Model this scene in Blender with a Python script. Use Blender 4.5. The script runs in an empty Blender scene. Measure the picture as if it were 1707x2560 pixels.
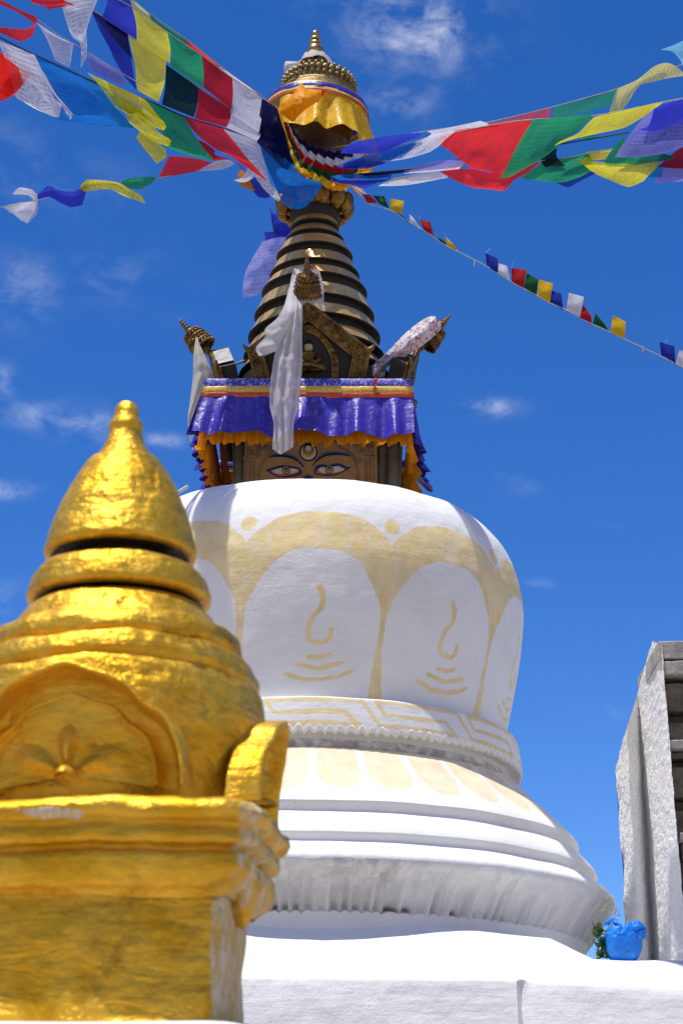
import bpy, bmesh, math, random
import numpy as np
from mathutils import Vector, Matrix, noise as mnoise

rnd = random.Random(7)
S = bpy.context.scene
COL = S.collection
R = math.radians

# ------------------------------------------------------------------ camera, world, sun, exposure
FPX, PITCH, CAMZ = 4800.0, R(20.0), 1.6
CT, ST = math.cos(PITCH), math.sin(PITCH)
cam_d = bpy.data.cameras.new('camera')
cam = bpy.data.objects.new('camera', cam_d)
COL.objects.link(cam)
cam.location = (0, 0, CAMZ)
cam.rotation_euler = (math.pi / 2 + PITCH, 0, 0)
cam_d.sensor_fit = 'VERTICAL'
cam_d.sensor_height = 36.0
cam_d.lens = FPX / 2560 * 36.0
cam_d.clip_start = 0.05
cam_d.clip_end = 5000
cam_d.dof.use_dof = True
cam_d.dof.focus_distance = 12.6
cam_d.dof.aperture_fstop = 9.5
S.camera = cam

SUN_EL, SUN_AZ = R(75), R(-50)          # azimuth measured from the viewer's side, minus = to the left
sun_dir = Vector((math.sin(SUN_AZ) * math.cos(SUN_EL), -math.cos(SUN_AZ) * math.cos(SUN_EL), math.sin(SUN_EL)))
sd = bpy.data.lights.new('sun', 'SUN')
sd.energy = 4.9
sd.angle = R(0.53)
sd.color = (1.0, 0.965, 0.90)
so = bpy.data.objects.new('sun', sd)
COL.objects.link(so)
so.location = (0, 0, 30)
so.rotation_euler = sun_dir.to_track_quat('Z', 'Y').to_euler()

S.view_settings.view_transform = 'Standard'
S.view_settings.look = 'None'
S.view_settings.gamma = 1.0
S.view_settings.exposure = 0.03
S.view_settings.use_curve_mapping = False
S.render.film_transparent = False
S.cycles.use_denoising = True
S.cycles.max_bounces = 10
S.cycles.transparent_max_bounces = 16


def at(X, Y, d):
    """world point at distance d (along y) that the photograph shows at pixel X, Y of 1707 x 2560"""
    xc = (X - 853.5) / FPX
    yc = (1280 - Y) / FPX
    t = d / (CT - yc * ST)
    return Vector((t * xc, d, CAMZ + t * (ST + yc * CT)))


def proj(x, y, z):
    z = z - CAMZ
    zc = y * CT + z * ST
    yc = -y * ST + z * CT
    return 853.5 + FPX * x / zc, 1280 - FPX * yc / zc


REG = dict(f=(1.0, 0, 0), z1=(700 / 1568, 0, 0), za=(360 / 1568, 0, 0), z2=(400 / 1568, 600, 50), z3=(907 / 1568, 800, 80),
           z4=(680 / 1568, 450, 500), z5=(680 / 1568, 450, 760), z6=(867 / 1568, 840, 440), zb=(400 / 1568, 560, 380),
           zl=(350 / 1568, 470, 930), zr=(330 / 1568, 780, 930), zd=(920 / 1568, 430, 1160), zs=(960 / 1568, 600, 1700),
           g3=(750 / 1568, 0, 980), g4=(750 / 1568, 0, 1600), g5=(750 / 1568, 0, 1950), zp=(307 / 715, 1400, 1550),
           zg=(277 / 1568, 1430, 2200), zt=(320 / 1568, 480, 640), zq=(390 / 1568, 720, 700))


def px(reg, x, y):
    s, ox, oy = REG[reg]
    return ox + s * x, oy + s * y


# ------------------------------------------------------------------ node helpers
class NT:
    def __init__(self, tree):
        self.t = tree
        self.n = tree.nodes
        self.l = tree.links

    def add(self, typ, ins=None, **props):
        nd = self.n.new(typ)
        for k, v in props.items():
            setattr(nd, k, v)
        for k, v in (ins or {}).items():
            sock = nd.inputs[k]
            if isinstance(v, bpy.types.NodeSocket):
                self.l.new(v, sock)
            elif v is not None:
                sock.default_value = v
        return nd

    def math(self, op, a, b=None, c=None, clamp=False):
        nd = self.n.new('ShaderNodeMath')
        nd.operation = op
        nd.use_clamp = clamp
        for i, v in enumerate((a, b, c)):
            if v is None:
                continue
            if isinstance(v, bpy.types.NodeSocket):
                self.l.new(v, nd.inputs[i])
            else:
                nd.inputs[i].default_value = v
        return nd.outputs[0]

    def mix(self, fac, a, b, blend='MIX'):
        nd = self.n.new('ShaderNodeMix')
        nd.data_type = 'RGBA'
        nd.blend_type = blend
        for k, v in ((0, fac), (6, a), (7, b)):
            if isinstance(v, bpy.types.NodeSocket):
                self.l.new(v, nd.inputs[k])
            elif isinstance(v, (int, float)):
                nd.inputs[k].default_value = v
            else:
                nd.inputs[k].default_value = (*v[:3], 1)
        return nd.outputs[2]

    def noise(self, vec, scale, detail=4, rough=0.55, dist=0.0, out=0):
        nd = self.add('ShaderNodeTexNoise', {'Vector': vec, 'Scale': scale, 'Detail': detail, 'Roughness': rough, 'Distortion': dist})
        return nd.outputs[out]

    def ramp(self, v, lo, hi, a=0.0, b=1.0):
        nd = self.add('ShaderNodeMapRange', {'Value': v, 'From Min': lo, 'From Max': hi, 'To Min': a, 'To Max': b})
        nd.interpolation_type = 'SMOOTHSTEP'
        return nd.outputs[0]

    def scalevec(self, vec, s):
        return self.add('ShaderNodeMapping', {'Vector': vec, 'Scale': s}).outputs[0]


def new_mat(name):
    m = bpy.data.materials.new(name)
    m.use_nodes = True
    m.node_tree.nodes.clear()
    nt = NT(m.node_tree)
    out = nt.add('ShaderNodeOutputMaterial')
    return m, nt, out


def attr(nt, name):
    return nt.add('ShaderNodeAttribute', attribute_name=name).outputs['Fac']


# ------------------------------------------------------------------ world: daylight sky with thin clouds
W = bpy.data.worlds.new('World')
S.world = W
W.use_nodes = True
W.node_tree.nodes.clear()
wn = NT(W.node_tree)
wout = wn.add('ShaderNodeOutputWorld')
bg = wn.add('ShaderNodeBackground', {'Strength': 0.15})
sky = wn.add('ShaderNodeTexSky')
sky.sky_type = 'NISHITA'
sky.sun_disc = False
sky.sun_elevation = SUN_EL
sky.sun_rotation = math.atan2(sun_dir.x, sun_dir.y)
sky.altitude = 3500
sky.air_density = 1.0
sky.dust_density = 0.6
sky.ozone_density = 2.0
tc = wn.add('ShaderNodeTexCoord')
dirv = tc.outputs['Generated']
hsv = wn.add('ShaderNodeHueSaturation', {'Hue': 0.512, 'Saturation': 1.34, 'Value': 1.20, 'Color': sky.outputs[0]})
skycol = hsv.outputs[0]
CLOUDS = [(1050, 70, 135, 80, 1.15), (1000, 250, 75, 42, .6), (975, 195, 120, 45, .25), (45, 720, 95, 75, .42), (270, 690, 110, 60, .22),
          (8, 955, 40, 34, .75), (1225, 1021, 62, 20, .9), (95, 1035, 85, 32, .52), (215, 1062, 80, 34, .7), (415, 1103, 75, 16, .75),
          (22, 1226, 48, 18, .9), (1305, 1195, 50, 26, .38), (1352, 1462, 40, 12, .45), (1495, 1780, 62, 24, .3), (20, 420, 110, 100, .20),
          (200, 470, 140, 70, .13), (10, 1510, 60, 50, .35), (1540, 1300, 50, 14, .2), (470, 760, 60, 40, .15), (860, 10, 90, 40, .25)]
acc = None
for (cx, cy, rx, ry, st) in CLOUDS:
    c = (at(cx, cy, 1000.0) - cam.location).normalized()
    rt = Vector((1, 0, 0)) - c * c.x
    rt.normalize()
    up = rt.cross(c) * 1.0
    if up.z < 0:
        up = -up
    # warped direction so the blobs get ragged edges
    a = wn.add('ShaderNodeVectorMath', {0: dirv, 1: tuple(rt * (FPX / rx))}, operation='DOT_PRODUCT').outputs['Value']
    b = wn.add('ShaderNodeVectorMath', {0: dirv, 1: tuple(up * (FPX / ry))}, operation='DOT_PRODUCT').outputs['Value']
    front = wn.add('ShaderNodeVectorMath', {0: dirv, 1: tuple(c)}, operation='DOT_PRODUCT').outputs['Value']
    q = wn.math('ADD', wn.math('MULTIPLY', a, a), wn.math('MULTIPLY', b, b))
    e = wn.math('POWER', 2.71828, wn.math('MULTIPLY', q, -0.9))
    e = wn.math('MULTIPLY', e, wn.math('GREATER_THAN', front, 0.8))
    e = wn.math('MULTIPLY', e, st)
    acc = e if acc is None else wn.math('MAXIMUM', acc, e)
n1 = wn.noise(wn.scalevec(dirv, (34, 34, 55)), 1.0, 8, 0.62, 0.25)
n2 = wn.noise(wn.scalevec(dirv, (5, 5, 9)), 1.0, 4, 0.55, 0.4)
wisp = wn.ramp(n1, 0.40, 0.76)
sepd = wn.add('ShaderNodeSeparateXYZ', {0: dirv})
# unseen cloud added behind the viewer to whiten shade; sky in view nearly clear
behind = wn.ramp(sepd.outputs[1], 0.45, -0.25)
far = wn.math('MULTIPLY', wn.ramp(n2, 0.40, 0.62), wn.math('MULTIPLY', behind, 0.5))
cl = wn.math('ADD', wn.math('MULTIPLY', acc, wisp), far, clamp=True)
cl = wn.math('MULTIPLY', cl, 0.62)
skyc = wn.mix(cl, skycol, (5.6, 5.9, 6.6))
wn.l.new(skyc, bg.inputs['Color'])
wn.l.new(bg.outputs[0], wout.inputs[0])


# ------------------------------------------------------------------ materials
def plaster(name, base=(.80, .80, .80), tint=(.70, .69, .66), bump=.5, coarse=1.0, paint=None, dirt_shade=False, streak=0.0, dist=.02, cracks=0.0):
    m, nt, out = new_mat(name)
    co = nt.add('ShaderNodeTexCoord').outputs['Object']
    big = nt.noise(co, 2.2, 5, .6)
    fine = nt.noise(co, 60, 5, .65)
    col = nt.mix(nt.ramp(big, .42, .72, 0, .55), base, tint)
    if streak:
        sv = nt.noise(nt.scalevec(co, (9, 9, .8)), 1, 5, .6)
        col = nt.mix(nt.ramp(sv, .55, .75, 0, streak), col, (.50, .49, .46))
    if cracks:
        wv = nt.add('ShaderNodeVectorMath', {0: co, 1: nt.add('ShaderNodeVectorMath', {0: nt.noise(co, 5, 4, .6, 0, 1), 1: (.28, .28, .28)}, operation='MULTIPLY').outputs[0]}, operation='ADD').outputs[0]
        ve = nt.add('ShaderNodeTexVoronoi', {'Vector': wv, 'Scale': 1.7}, feature='DISTANCE_TO_EDGE').outputs[0]
        ck = nt.math('MULTIPLY', nt.ramp(ve, .006, .0015), nt.ramp(nt.noise(co, 1.3, 3, .6), .52, .62, 0, cracks))
        col = nt.mix(ck, col, (.38, .35, .31))
        drip = nt.noise(nt.scalevec(co, (11, 11, .9)), 1, 5, .65)
        col = nt.mix(nt.ramp(drip, .58, .74, 0, .12), col, (.60, .57, .52))
    spk = nt.ramp(nt.noise(co, 26, 2, .5), .73, .77, 0, .5)
    col = nt.mix(spk, col, (.45, .42, .38))
    if paint:
        edge = nt.noise(co, 22, 3, .6)
        v = nt.math('ADD', attr(nt, 'paint'), nt.math('ADD', nt.math('MULTIPLY', nt.math('SUBTRACT', edge, .5), .016), nt.math('MULTIPLY', nt.math('SUBTRACT', nt.noise(co, 5, 3, .6), .5), .022)))
        msk = nt.ramp(v, .003, -.003)
        wear = nt.ramp(nt.noise(nt.scalevec(co, (14, 14, 5)), 1, 6, .75), .26, .58, .58, 1)
        pc = nt.mix(nt.ramp(nt.noise(co, 7, 4, .6), .35, .7), paint, tuple(c * .86 for c in paint))
        col = nt.mix(nt.math('MULTIPLY', msk, wear), col, pc)
    if dirt_shade:
        d = attr(nt, 'dirt_shade')  # grey staining plus the painted shade of the band recess
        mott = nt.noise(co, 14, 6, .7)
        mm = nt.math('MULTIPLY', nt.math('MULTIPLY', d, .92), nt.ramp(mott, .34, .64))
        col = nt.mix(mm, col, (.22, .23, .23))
        d2 = attr(nt, 'pit_dark')  # darkens the lower flute ends
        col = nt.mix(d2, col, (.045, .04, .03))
    bs = nt.add('ShaderNodeBsdfPrincipled', {'Base Color': col, 'Roughness': .85, 'Specular IOR Level': .25})
    h = nt.math('ADD', nt.math('MULTIPLY', nt.noise(co, 9 * coarse, 6, .62), 1.0), nt.math('MULTIPLY', fine, .16))
    h = nt.math('ADD', h, nt.math('MULTIPLY', nt.noise(nt.scalevec(co, (3, 3, 26)), 1, 4, .6), .35))
    bp = nt.add('ShaderNodeBump', {'Height': h, 'Strength': bump, 'Distance': dist})
    nt.l.new(bp.outputs[0], bs.inputs['Normal'])
    nt.l.new(bs.outputs[0], out.inputs[0])
    return m


YEL = (.84, .67, .34)
M = {}
M['dome'] = plaster('white lime plaster with buff paint', paint=YEL, bump=.40, cracks=.12)
M['lotus'] = plaster('white lime plaster stained', paint=(.84, .69, .46), dirt_shade=True, bump=.4)
M['plinth'] = plaster('white lime plaster rough', base=(.80, .80, .80), bump=.5, coarse=.9, cracks=.4)
M['pillar'] = plaster('weathered whitewash', base=(.93, .92, .90), tint=(.84, .82, .79), bump=.85, coarse=3.2, streak=.14, dist=.035, cracks=.3)
M['pedestal'] = plaster('whitewashed pedestal', bump=.5)


def stone(name, a, b, bump=.8, scale=8):
    m, nt, out = new_mat(name)
    co = nt.add('ShaderNodeTexCoord').outputs['Object']
    n = nt.noise(co, scale, 7, .68)
    col = nt.mix(nt.ramp(n, .3, .7), a, b)
    col = nt.mix(nt.ramp(nt.noise(co, scale * 6, 4, .6), .60, .75, 0, .6), col, (.05, .045, .035))
    bs = nt.add('ShaderNodeBsdfPrincipled', {'Base Color': col, 'Roughness': .9})
    bp = nt.add('ShaderNodeBump', {'Height': nt.noise(co, scale * 2.5, 7, .7), 'Strength': bump, 'Distance': .03})
    nt.l.new(bp.outputs[0], bs.inputs['Normal'])
    nt.l.new(bs.outputs[0], out.inputs[0])
    return m


M['brick'] = stone('weathered brown masonry', (.07, .052, .035), (.22, .185, .14))
M['capstone'] = stone('grey cap stone', (.30, .27, .24), (.55, .53, .50))
M['mortar'] = stone('dark mortar', (.035, .03, .02), (.10, .085, .06))
M['ground'] = stone('sunlit dusty paving', (.30, .26, .20), (.40, .35, .28), .4, 1.5)
M['hillrock'] = stone('bare tan mountain rock', (.24, .175, .11), (.38, .295, .20), .3, .02)
M['greystone'] = stone('grey carved stone', (.11, .10, .075), (.20, .185, .15), .5, 6)
M['facebronze'] = stone('brown painted face', (.30, .165, .06), (.37, .22, .09), .25, 14)
M['reliefbronze'] = stone('brown carved relief', (.17, .10, .05), (.27, .18, .10), .5, 14)


def gold_paint():
    m, nt, out = new_mat('thick gold paint')
    co = nt.add('ShaderNodeTexCoord').outputs['Object']
    n = nt.noise(co, 9, 6, .62)
    fine = nt.noise(co, 75, 4, .6)
    lump = nt.noise(co, 26, 5, .6, .4)
    col = nt.mix(nt.ramp(n, .3, .7), (.68, .36, .014), (.84, .51, .06))
    grime = nt.ramp(nt.noise(nt.scalevec(co, (6, 6, 9)), 1, 8, .74, .5), .50, .70, 0, .60)
    col = nt.mix(grime, col, (.30, .13, .006))
    fl = attr(nt, 'flake')
    fm = nt.ramp(nt.math('ADD', fl, nt.math('MULTIPLY', nt.math('SUBTRACT', nt.noise(nt.scalevec(co, (14, 14, 9)), 1, 6, .7), .5), 1.5)), .46, .54)
    chalk = nt.mix(nt.ramp(nt.noise(nt.scalevec(co, (26, 26, 13)), 1, 6, .72), .40, .60), (.74, .62, .45), (.62, .42, .12))
    col = nt.mix(fm, col, chalk)
    met = nt.math('MULTIPLY', nt.math('SUBTRACT', 1.0, fm), .70)
    rough = nt.math('ADD', nt.ramp(lump, .3, .7, .35, .50), nt.math('MULTIPLY', fm, .5), clamp=True)
    bare = attr(nt, 'bare')  # slot mask: shade put into the colour of the undercut joints
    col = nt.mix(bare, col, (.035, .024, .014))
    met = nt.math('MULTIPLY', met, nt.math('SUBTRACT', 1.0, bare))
    bs = nt.add('ShaderNodeBsdfPrincipled', {'Base Color': col, 'Roughness': rough, 'Metallic': met, 'Specular IOR Level': .15})
    h = nt.math('ADD', nt.math('MULTIPLY', lump, .55), nt.math('MULTIPLY', fine, .42))
    h = nt.math('ADD', h, nt.math('MULTIPLY', nt.noise(nt.scalevec(co, (10, 10, 30)), 1, 5, .6, .8), 1.2))
    bp = nt.add('ShaderNodeBump', {'Height': h, 'Strength': .9, 'Distance': .007})
    nt.l.new(bp.outputs[0], bs.inputs['Normal'])
    nt.l.new(bs.outputs[0], out.inputs[0])
    return m


M['gold'] = gold_paint()


def brass(name, a, b, rough, bump, scale=10, dark=.6, met=1.0):
    m, nt, out = new_mat(name)
    co = nt.add('ShaderNodeTexCoord').outputs['Object']
    n = nt.noise(co, scale, 6, .65, .5)
    col = nt.mix(nt.ramp(n, .32, .68), a, b)
    tar = nt.ramp(nt.noise(co, scale * .6, 5, .7), .50, .70, 0, dark)
    col = nt.mix(tar, col, tuple(c * .22 for c in a))
    bs = nt.add('ShaderNodeBsdfPrincipled', {'Base Color': col, 'Roughness': rough, 'Metallic': met})
    bp = nt.add('ShaderNodeBump', {'Height': nt.noise(co, scale * 2, 4, .6), 'Strength': bump, 'Distance': .012})
    nt.l.new(bp.outputs[0], bs.inputs['Normal'])
    nt.l.new(bs.outputs[0], out.inputs[0])
    return m


M['brass'] = brass('tarnished gilt copper sheet', (.66, .385, .115), (.90, .585, .215), .36, .35, 6, .38, .62)
M['brassdark'] = brass('old dark gilt copper', (.085, .048, .014), (.26, .155, .045), .42, .9, 18, .8, .8)
M['brassbright'] = brass('polished brass', (.27, .175, .065), (.46, .32, .135), .38, .3, 12, .65, .85)
M['crownbrass'] = brass('dull chased brass', (.20, .145, .065), (.38, .28, .13), .45, .7, 30, .6, .75)
M['gapblack'] = brass('black gap shade and backing', (.010, .0085, .007), (.018, .015, .011), .7, .4, 10, .3, .0)  # near black: paints shade under rings and between parts, also gable backing
M['cupgold'] = brass('gilded petals', (.15, .078, .014), (.36, .20, .04), .36, .3, 9, .8, .85)


def flat(name, col, rough=.6, bump=0.0, spec=.3):
    m, nt, out = new_mat(name)
    co = nt.add('ShaderNodeTexCoord').outputs['Object']
    c = nt.mix(nt.ramp(nt.noise(co, 12, 5, .65), .3, .75), col, tuple(v * .72 for v in col))
    bs = nt.add('ShaderNodeBsdfPrincipled', {'Base Color': c, 'Roughness': rough, 'Specular IOR Level': spec})
    if bump:
        bp = nt.add('ShaderNodeBump', {'Height': nt.noise(co, 40, 5, .6), 'Strength': bump, 'Distance': .01})
        nt.l.new(bp.outputs[0], bs.inputs['Normal'])
    nt.l.new(bs.outputs[0], out.inputs[0])
    return m


M['eyeblue'] = flat('dark blue paint', (.015, .03, .13))
M['browblue'] = flat('blue paint', (.03, .12, .28))
M['eyewhite'] = flat('white paint', (.62, .58, .54))
M['eyepink'] = flat('pink paint', (.55, .12, .10))
M['eyeyellow'] = flat('yellow paint', (.50, .40, .05))
M['black'] = flat('black paint', (.012, .011, .010))
M['ivory'] = flat('ivory painted face', (.50, .44, .22))
M['iron'] = flat('grey iron', (.18, .18, .19), .5, .2)
M['snow'] = stone('chalky wash on ledge', (.36, .35, .34), (.62, .61, .60), .8, 20)
M['rod'] = flat('pale grey tube', (.50, .54, .60), .4)
M['cord'] = flat('pale twine', (.52, .49, .42), .9)
M['darkcord'] = flat('dark twine', (.05, .05, .07), .9)
M['leafgreen'] = flat('green leaves', (.06, .115, .022), .6)
M['drystalk'] = flat('dry straw stalk', (.46, .36, .22), .8)


def cloth(name, col, trans=.45, gauze=.0, ink=.0, sheen=.0, rough=.85, inkcol=(.04, .04, .07), weave=.25, pattern=None, gloss=.2):
    """thin woven cloth: diffuse front, light coming through, optional printed text and brocade figures"""
    m, nt, out = new_mat(name)
    tcn = nt.add('ShaderNodeTexCoord')
    co = tcn.outputs['Object']
    uv = tcn.outputs['UV']
    c = nt.mix(nt.ramp(nt.noise(co, 5, 4, .6), .3, .75), col, tuple(v * .84 for v in col))
    rr = rough
    if ink:
        rndv = nt.add('ShaderNodeObjectInfo').outputs['Random']
        sep = nt.add('ShaderNodeSeparateXYZ', {0: uv})
        u, v = sep.outputs[0], sep.outputs[1]
        N = 15.0
        vv = nt.math('MULTIPLY', v, N)
        row = nt.math('FLOOR', vv)
        fr = nt.math('FRACT', vv)
        inrow = nt.math('MULTIPLY', nt.math('GREATER_THAN', fr, .25), nt.math('LESS_THAN', fr, .80))
        cv = nt.add('ShaderNodeCombineXYZ', {0: nt.math('MULTIPLY', u, 46.0), 1: nt.math('MULTIPLY', fr, 1.4), 2: nt.math('ADD', row, nt.math('MULTIPLY', rndv, 100))}).outputs[0]
        gl = nt.math('GREATER_THAN', nt.noise(cv, 1.0, 2, .6), .47)
        txt = nt.math('MULTIPLY', gl, inrow)
        du = nt.math('ABSOLUTE', nt.math('SUBTRACT', u, .5))
        dv = nt.math('ABSOLUTE', nt.math('SUBTRACT', v, .5))
        mx = nt.math('MAXIMUM', du, dv)
        inside = nt.math('LESS_THAN', mx, .39)
        frame = nt.math('MULTIPLY', nt.math('GREATER_THAN', mx, .405), nt.math('LESS_THAN', mx, .42))
        # a round picture block in the middle of the print
        rr2 = nt.math('SQRT', nt.math('ADD', nt.math('MULTIPLY', du, du), nt.math('MULTIPLY', dv, dv)))
        disc = nt.math('LESS_THAN', rr2, .17)
        pv = nt.add('ShaderNodeCombineXYZ', {0: nt.math('MULTIPLY', u, 14.0), 1: nt.math('MULTIPLY', v, 14.0), 2: nt.math('MULTIPLY', rndv, 40)}).outputs[0]
        fig = nt.math('GREATER_THAN', nt.noise(pv, 1.0, 4, .7, 1.2), .52)
        txt = nt.math('ADD', nt.math('MULTIPLY', txt, nt.math('SUBTRACT', 1.0, disc)), nt.math('MULTIPLY', fig, disc))
        mk = nt.math('MAXIMUM', nt.math('MULTIPLY', txt, inside), frame)
        c = nt.mix(nt.math('MULTIPLY', mk, ink), c, inkcol)
    if pattern:
        vo = nt.add('ShaderNodeTexVoronoi', {'Vector': co, 'Scale': pattern[1]})
        w = nt.add('ShaderNodeTexNoise', {'Vector': co, 'Scale': pattern[1] * .8, 'Detail': 3.0, 'Roughness': .6, 'Distortion': 1.4}).outputs[0]
        pm = nt.math('MULTIPLY', nt.ramp(w, .47, .53), nt.ramp(vo.outputs[0], .62, .45))
        c = nt.mix(pm, c, pattern[0])
        rr = nt.ramp(pm, 0, 1, rough, max(.2, rough - .25))
    bs = nt.add('ShaderNodeBsdfPrincipled', {'Base Color': c, 'Roughness': rr, 'Specular IOR Level': gloss, 'Sheen Weight': sheen})
    tr = nt.add('ShaderNodeBsdfTranslucent', {'Color': c})
    h = nt.math('ADD', nt.noise(co, 11, 4, .6), nt.math('MULTIPLY', nt.noise(nt.scalevec(co, (40, 40, 8)), 1, 3, .6), .35))
    bp = nt.add('ShaderNodeBump', {'Height': h, 'Strength': weave, 'Distance': .02})
    nt.l.new(bp.outputs[0], bs.inputs['Normal'])
    nt.l.new(bp.outputs[0], tr.inputs['Normal'])
    mx1 = nt.add('ShaderNodeMixShader', {0: trans, 1: bs.outputs[0], 2: tr.outputs[0]})
    sh = mx1.outputs[0]
    if gauze:
        tp = nt.add('ShaderNodeBsdfTransparent')
        sh = nt.add('ShaderNodeMixShader', {0: gauze, 1: sh, 2: tp.outputs[0]}).outputs[0]
    nt.l.new(sh, out.inputs[0])
    return m


FC = dict(blue=(.04, .055, .62), sky=(.010, .21, .75), navy=(.006, .01, .10), yellow=(.82, .74, .015), green=(.025, .38, .14), red=(.95, .030, .014),
          white=(.86, .83, .90), lime=(.62, .66, .25), dark=(.004, .022, .016), lav=(.26, .25, .78), crimson=(.46, .008, .016), pink=(.5, .05, .09),
          teal=(.02, .25, .14), pale=(.22, .55, .80), paleyellow=(.80, .74, .24), lilac=(.50, .46, .92), orange=(.80, .30, .01))
for k, v in FC.items():
    gz = {'white': .16, 'sky': .12, 'lav': .10, 'lime': .2, 'teal': .15, 'pale': .12, 'paleyellow': .14, 'pink': .15, 'lilac': .25, 'yellow': .09, 'red': .06, 'green': .07, 'blue': .05}.get(k, .03)
    M['flag_' + k] = cloth('prayer flag cotton ' + k, v, .58, gz, .40 if k in ('white', 'lav') else (.24 if k in ('red', 'crimson') else .32), gloss=.04)
for k, v in dict(blue=(.012, .025, .30), white=(.68, .66, .72), red=(.42, .012, .012), green=(.004, .085, .02), yellow=(.75, .45, .012)).items():
    M['small_' + k] = cloth('small flag cloth ' + k, v, .3, .0, .12)
M['brocadeblue'] = cloth('blue silk brocade', (.035, .02, .36), .08, 0, 0, .0, .40, pattern=((.065, .045, .46), 26), weave=.5, gloss=.55)
M['brocadetop'] = cloth('pale blue brocade trim', (.05, .04, .42), .05, 0, 0, 0, .5, pattern=((.40, .38, .75), 60), weave=.3, gloss=.5)
M['gildtrim'] = cloth('golden ribbon trim', (.72, .42, .03), .1, 0, 0, 0, .4, pattern=((.80, .62, .20), 70), gloss=.6)
M['redtrim'] = cloth('red ribbon trim', (.62, .07, .015), .15, 0, 0, 0, .5, pattern=((.70, .16, .05), 60), gloss=.4)
M['orangefrill'] = cloth('orange cotton frill', (.86, .30, .008), .45, 0, 0)
M['orangesilk'] = cloth('golden orange silk', (.95, .42, .001), .42, 0, 0, 0, .55, gloss=.25)
M['yellowbrocade'] = cloth('yellow silk brocade', (.92, .52, .002), .35, 0, 0, 0, .5, pattern=((.95, .70, .06), 36), weave=.4, gloss=.35)
M['darkbrocade'] = cloth('dark gold brocade', (.05, .028, .012), .05, 0, 0, 0, .5, pattern=((.30, .20, .06), 40), gloss=.5)
M['rustbrocade'] = cloth('rust silk', (.045, .012, .003), .03, 0, 0, 0, .7, pattern=((.09, .03, .006), 40), gloss=.5)
M['lining'] = cloth('rust brown lining', (.26, .075, .010), .25, 0, 0)
M['silkwhite'] = cloth('white silk scarf', (.74, .71, .73), .42, .10, 0, 0, .6, weave=.25, gloss=.2)
M['silkcream'] = cloth('cream silk scarf', (.70, .66, .57), .35, .03, 0, 0, .5, weave=.35, gloss=.4)
M['printscarf'] = cloth('white scarf with red print', (.70, .66, .71), .25, .02, 0, 0, .55, pattern=((.42, .14, .20), 38), weave=.4, gloss=.3)


def plastic_bag():
    m, nt, out = new_mat('blue plastic film')
    co = nt.add('ShaderNodeTexCoord').outputs['Object']
    c = nt.mix(nt.ramp(nt.noise(co, 9, 4, .6), .3, .7), (.015, .27, .88), (.03, .36, .93))
    bs = nt.add('ShaderNodeBsdfPrincipled', {'Base Color': c, 'Roughness': .30, 'Specular IOR Level': .5})
    w = nt.add('ShaderNodeTexVoronoi', {'Vector': nt.scalevec(co, (16, 16, 22)), 'Scale': 1.0}, feature='DISTANCE_TO_EDGE').outputs[0]
    bp = nt.add('ShaderNodeBump', {'Height': nt.math('ADD', w, nt.noise(co, 18, 4, .6)), 'Strength': .5, 'Distance': .02})
    nt.l.new(bp.outputs[0], bs.inputs['Normal'])
    tr = nt.add('ShaderNodeBsdfTranslucent', {'Color': c})
    nt.l.new(nt.add('ShaderNodeMixShader', {0: .35, 1: bs.outputs[0], 2: tr.outputs[0]}).outputs[0], out.inputs[0])
    return m


M['bag'] = plastic_bag()


# ------------------------------------------------------------------ object helpers
def worigin(o):
    v = Vector((0, 0, 0))
    while o is not None:
        v += o.location
        o = o.parent
    return v


def make(name, verts, faces, mat, parent=None, origin=None, smooth=True, uvs=None, attrs=None, fmat=None, autosmooth=None, local=False):
    """verts are world coordinates (or local to the parent when local=True)"""
    verts = [Vector(v) for v in verts]
    if parent is not None:
        loc = Vector((0, 0, 0)) if origin is None else Vector(origin) - worigin(parent)
        base = Vector((0, 0, 0)) if local else worigin(parent) + loc
    else:
        if origin is None:
            zm = min(v.z for v in verts)
            c = sum(verts, Vector((0, 0, 0))) / len(verts)
            origin = (c.x, c.y, zm)
        loc = Vector(origin)
        base = loc
    me = bpy.data.meshes.new(name)
    me.from_pydata([tuple(v - base) for v in verts], [], faces)
    for mm in (mat if isinstance(mat, (list, tuple)) else [mat]):
        me.materials.append(mm)
    if fmat is not None:
        me.polygons.foreach_set('material_index', fmat)
    if uvs is not None:
        ul = me.uv_layers.new(name='UVMap')
        idx = np.zeros(len(me.loops), dtype=np.int32)
        me.loops.foreach_get('vertex_index', idx)
        ul.data.foreach_set('uv', np.asarray(uvs, dtype=np.float32)[idx].ravel())
    for k, a in (attrs or {}).items():
        at_ = me.attributes.new(k, 'FLOAT', 'POINT')
        at_.data.foreach_set('value', np.asarray(a, dtype=np.float32))
    me.polygons.foreach_set('use_smooth', [smooth] * len(me.polygons))
    me.update()
    if autosmooth and smooth:
        me.set_sharp_from_angle(angle=R(autosmooth))
    o = bpy.data.objects.new(name, me)
    COL.objects.link(o)
    o.location = loc
    if parent is not None:
        o.parent = parent
    return o


def tag(o, label, cat, group=None, kind=None):
    if label:
        o['label'] = label
    if cat:
        o['category'] = cat
    if group:
        o['group'] = group
    if kind:
        o['kind'] = kind
    return o


def thing(name, label, cat, loc, group=None):
    o = bpy.data.objects.new(name, None)
    COL.objects.link(o)
    o.location = loc
    o.empty_display_size = .1
    return tag(o, label, cat, group)


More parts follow.
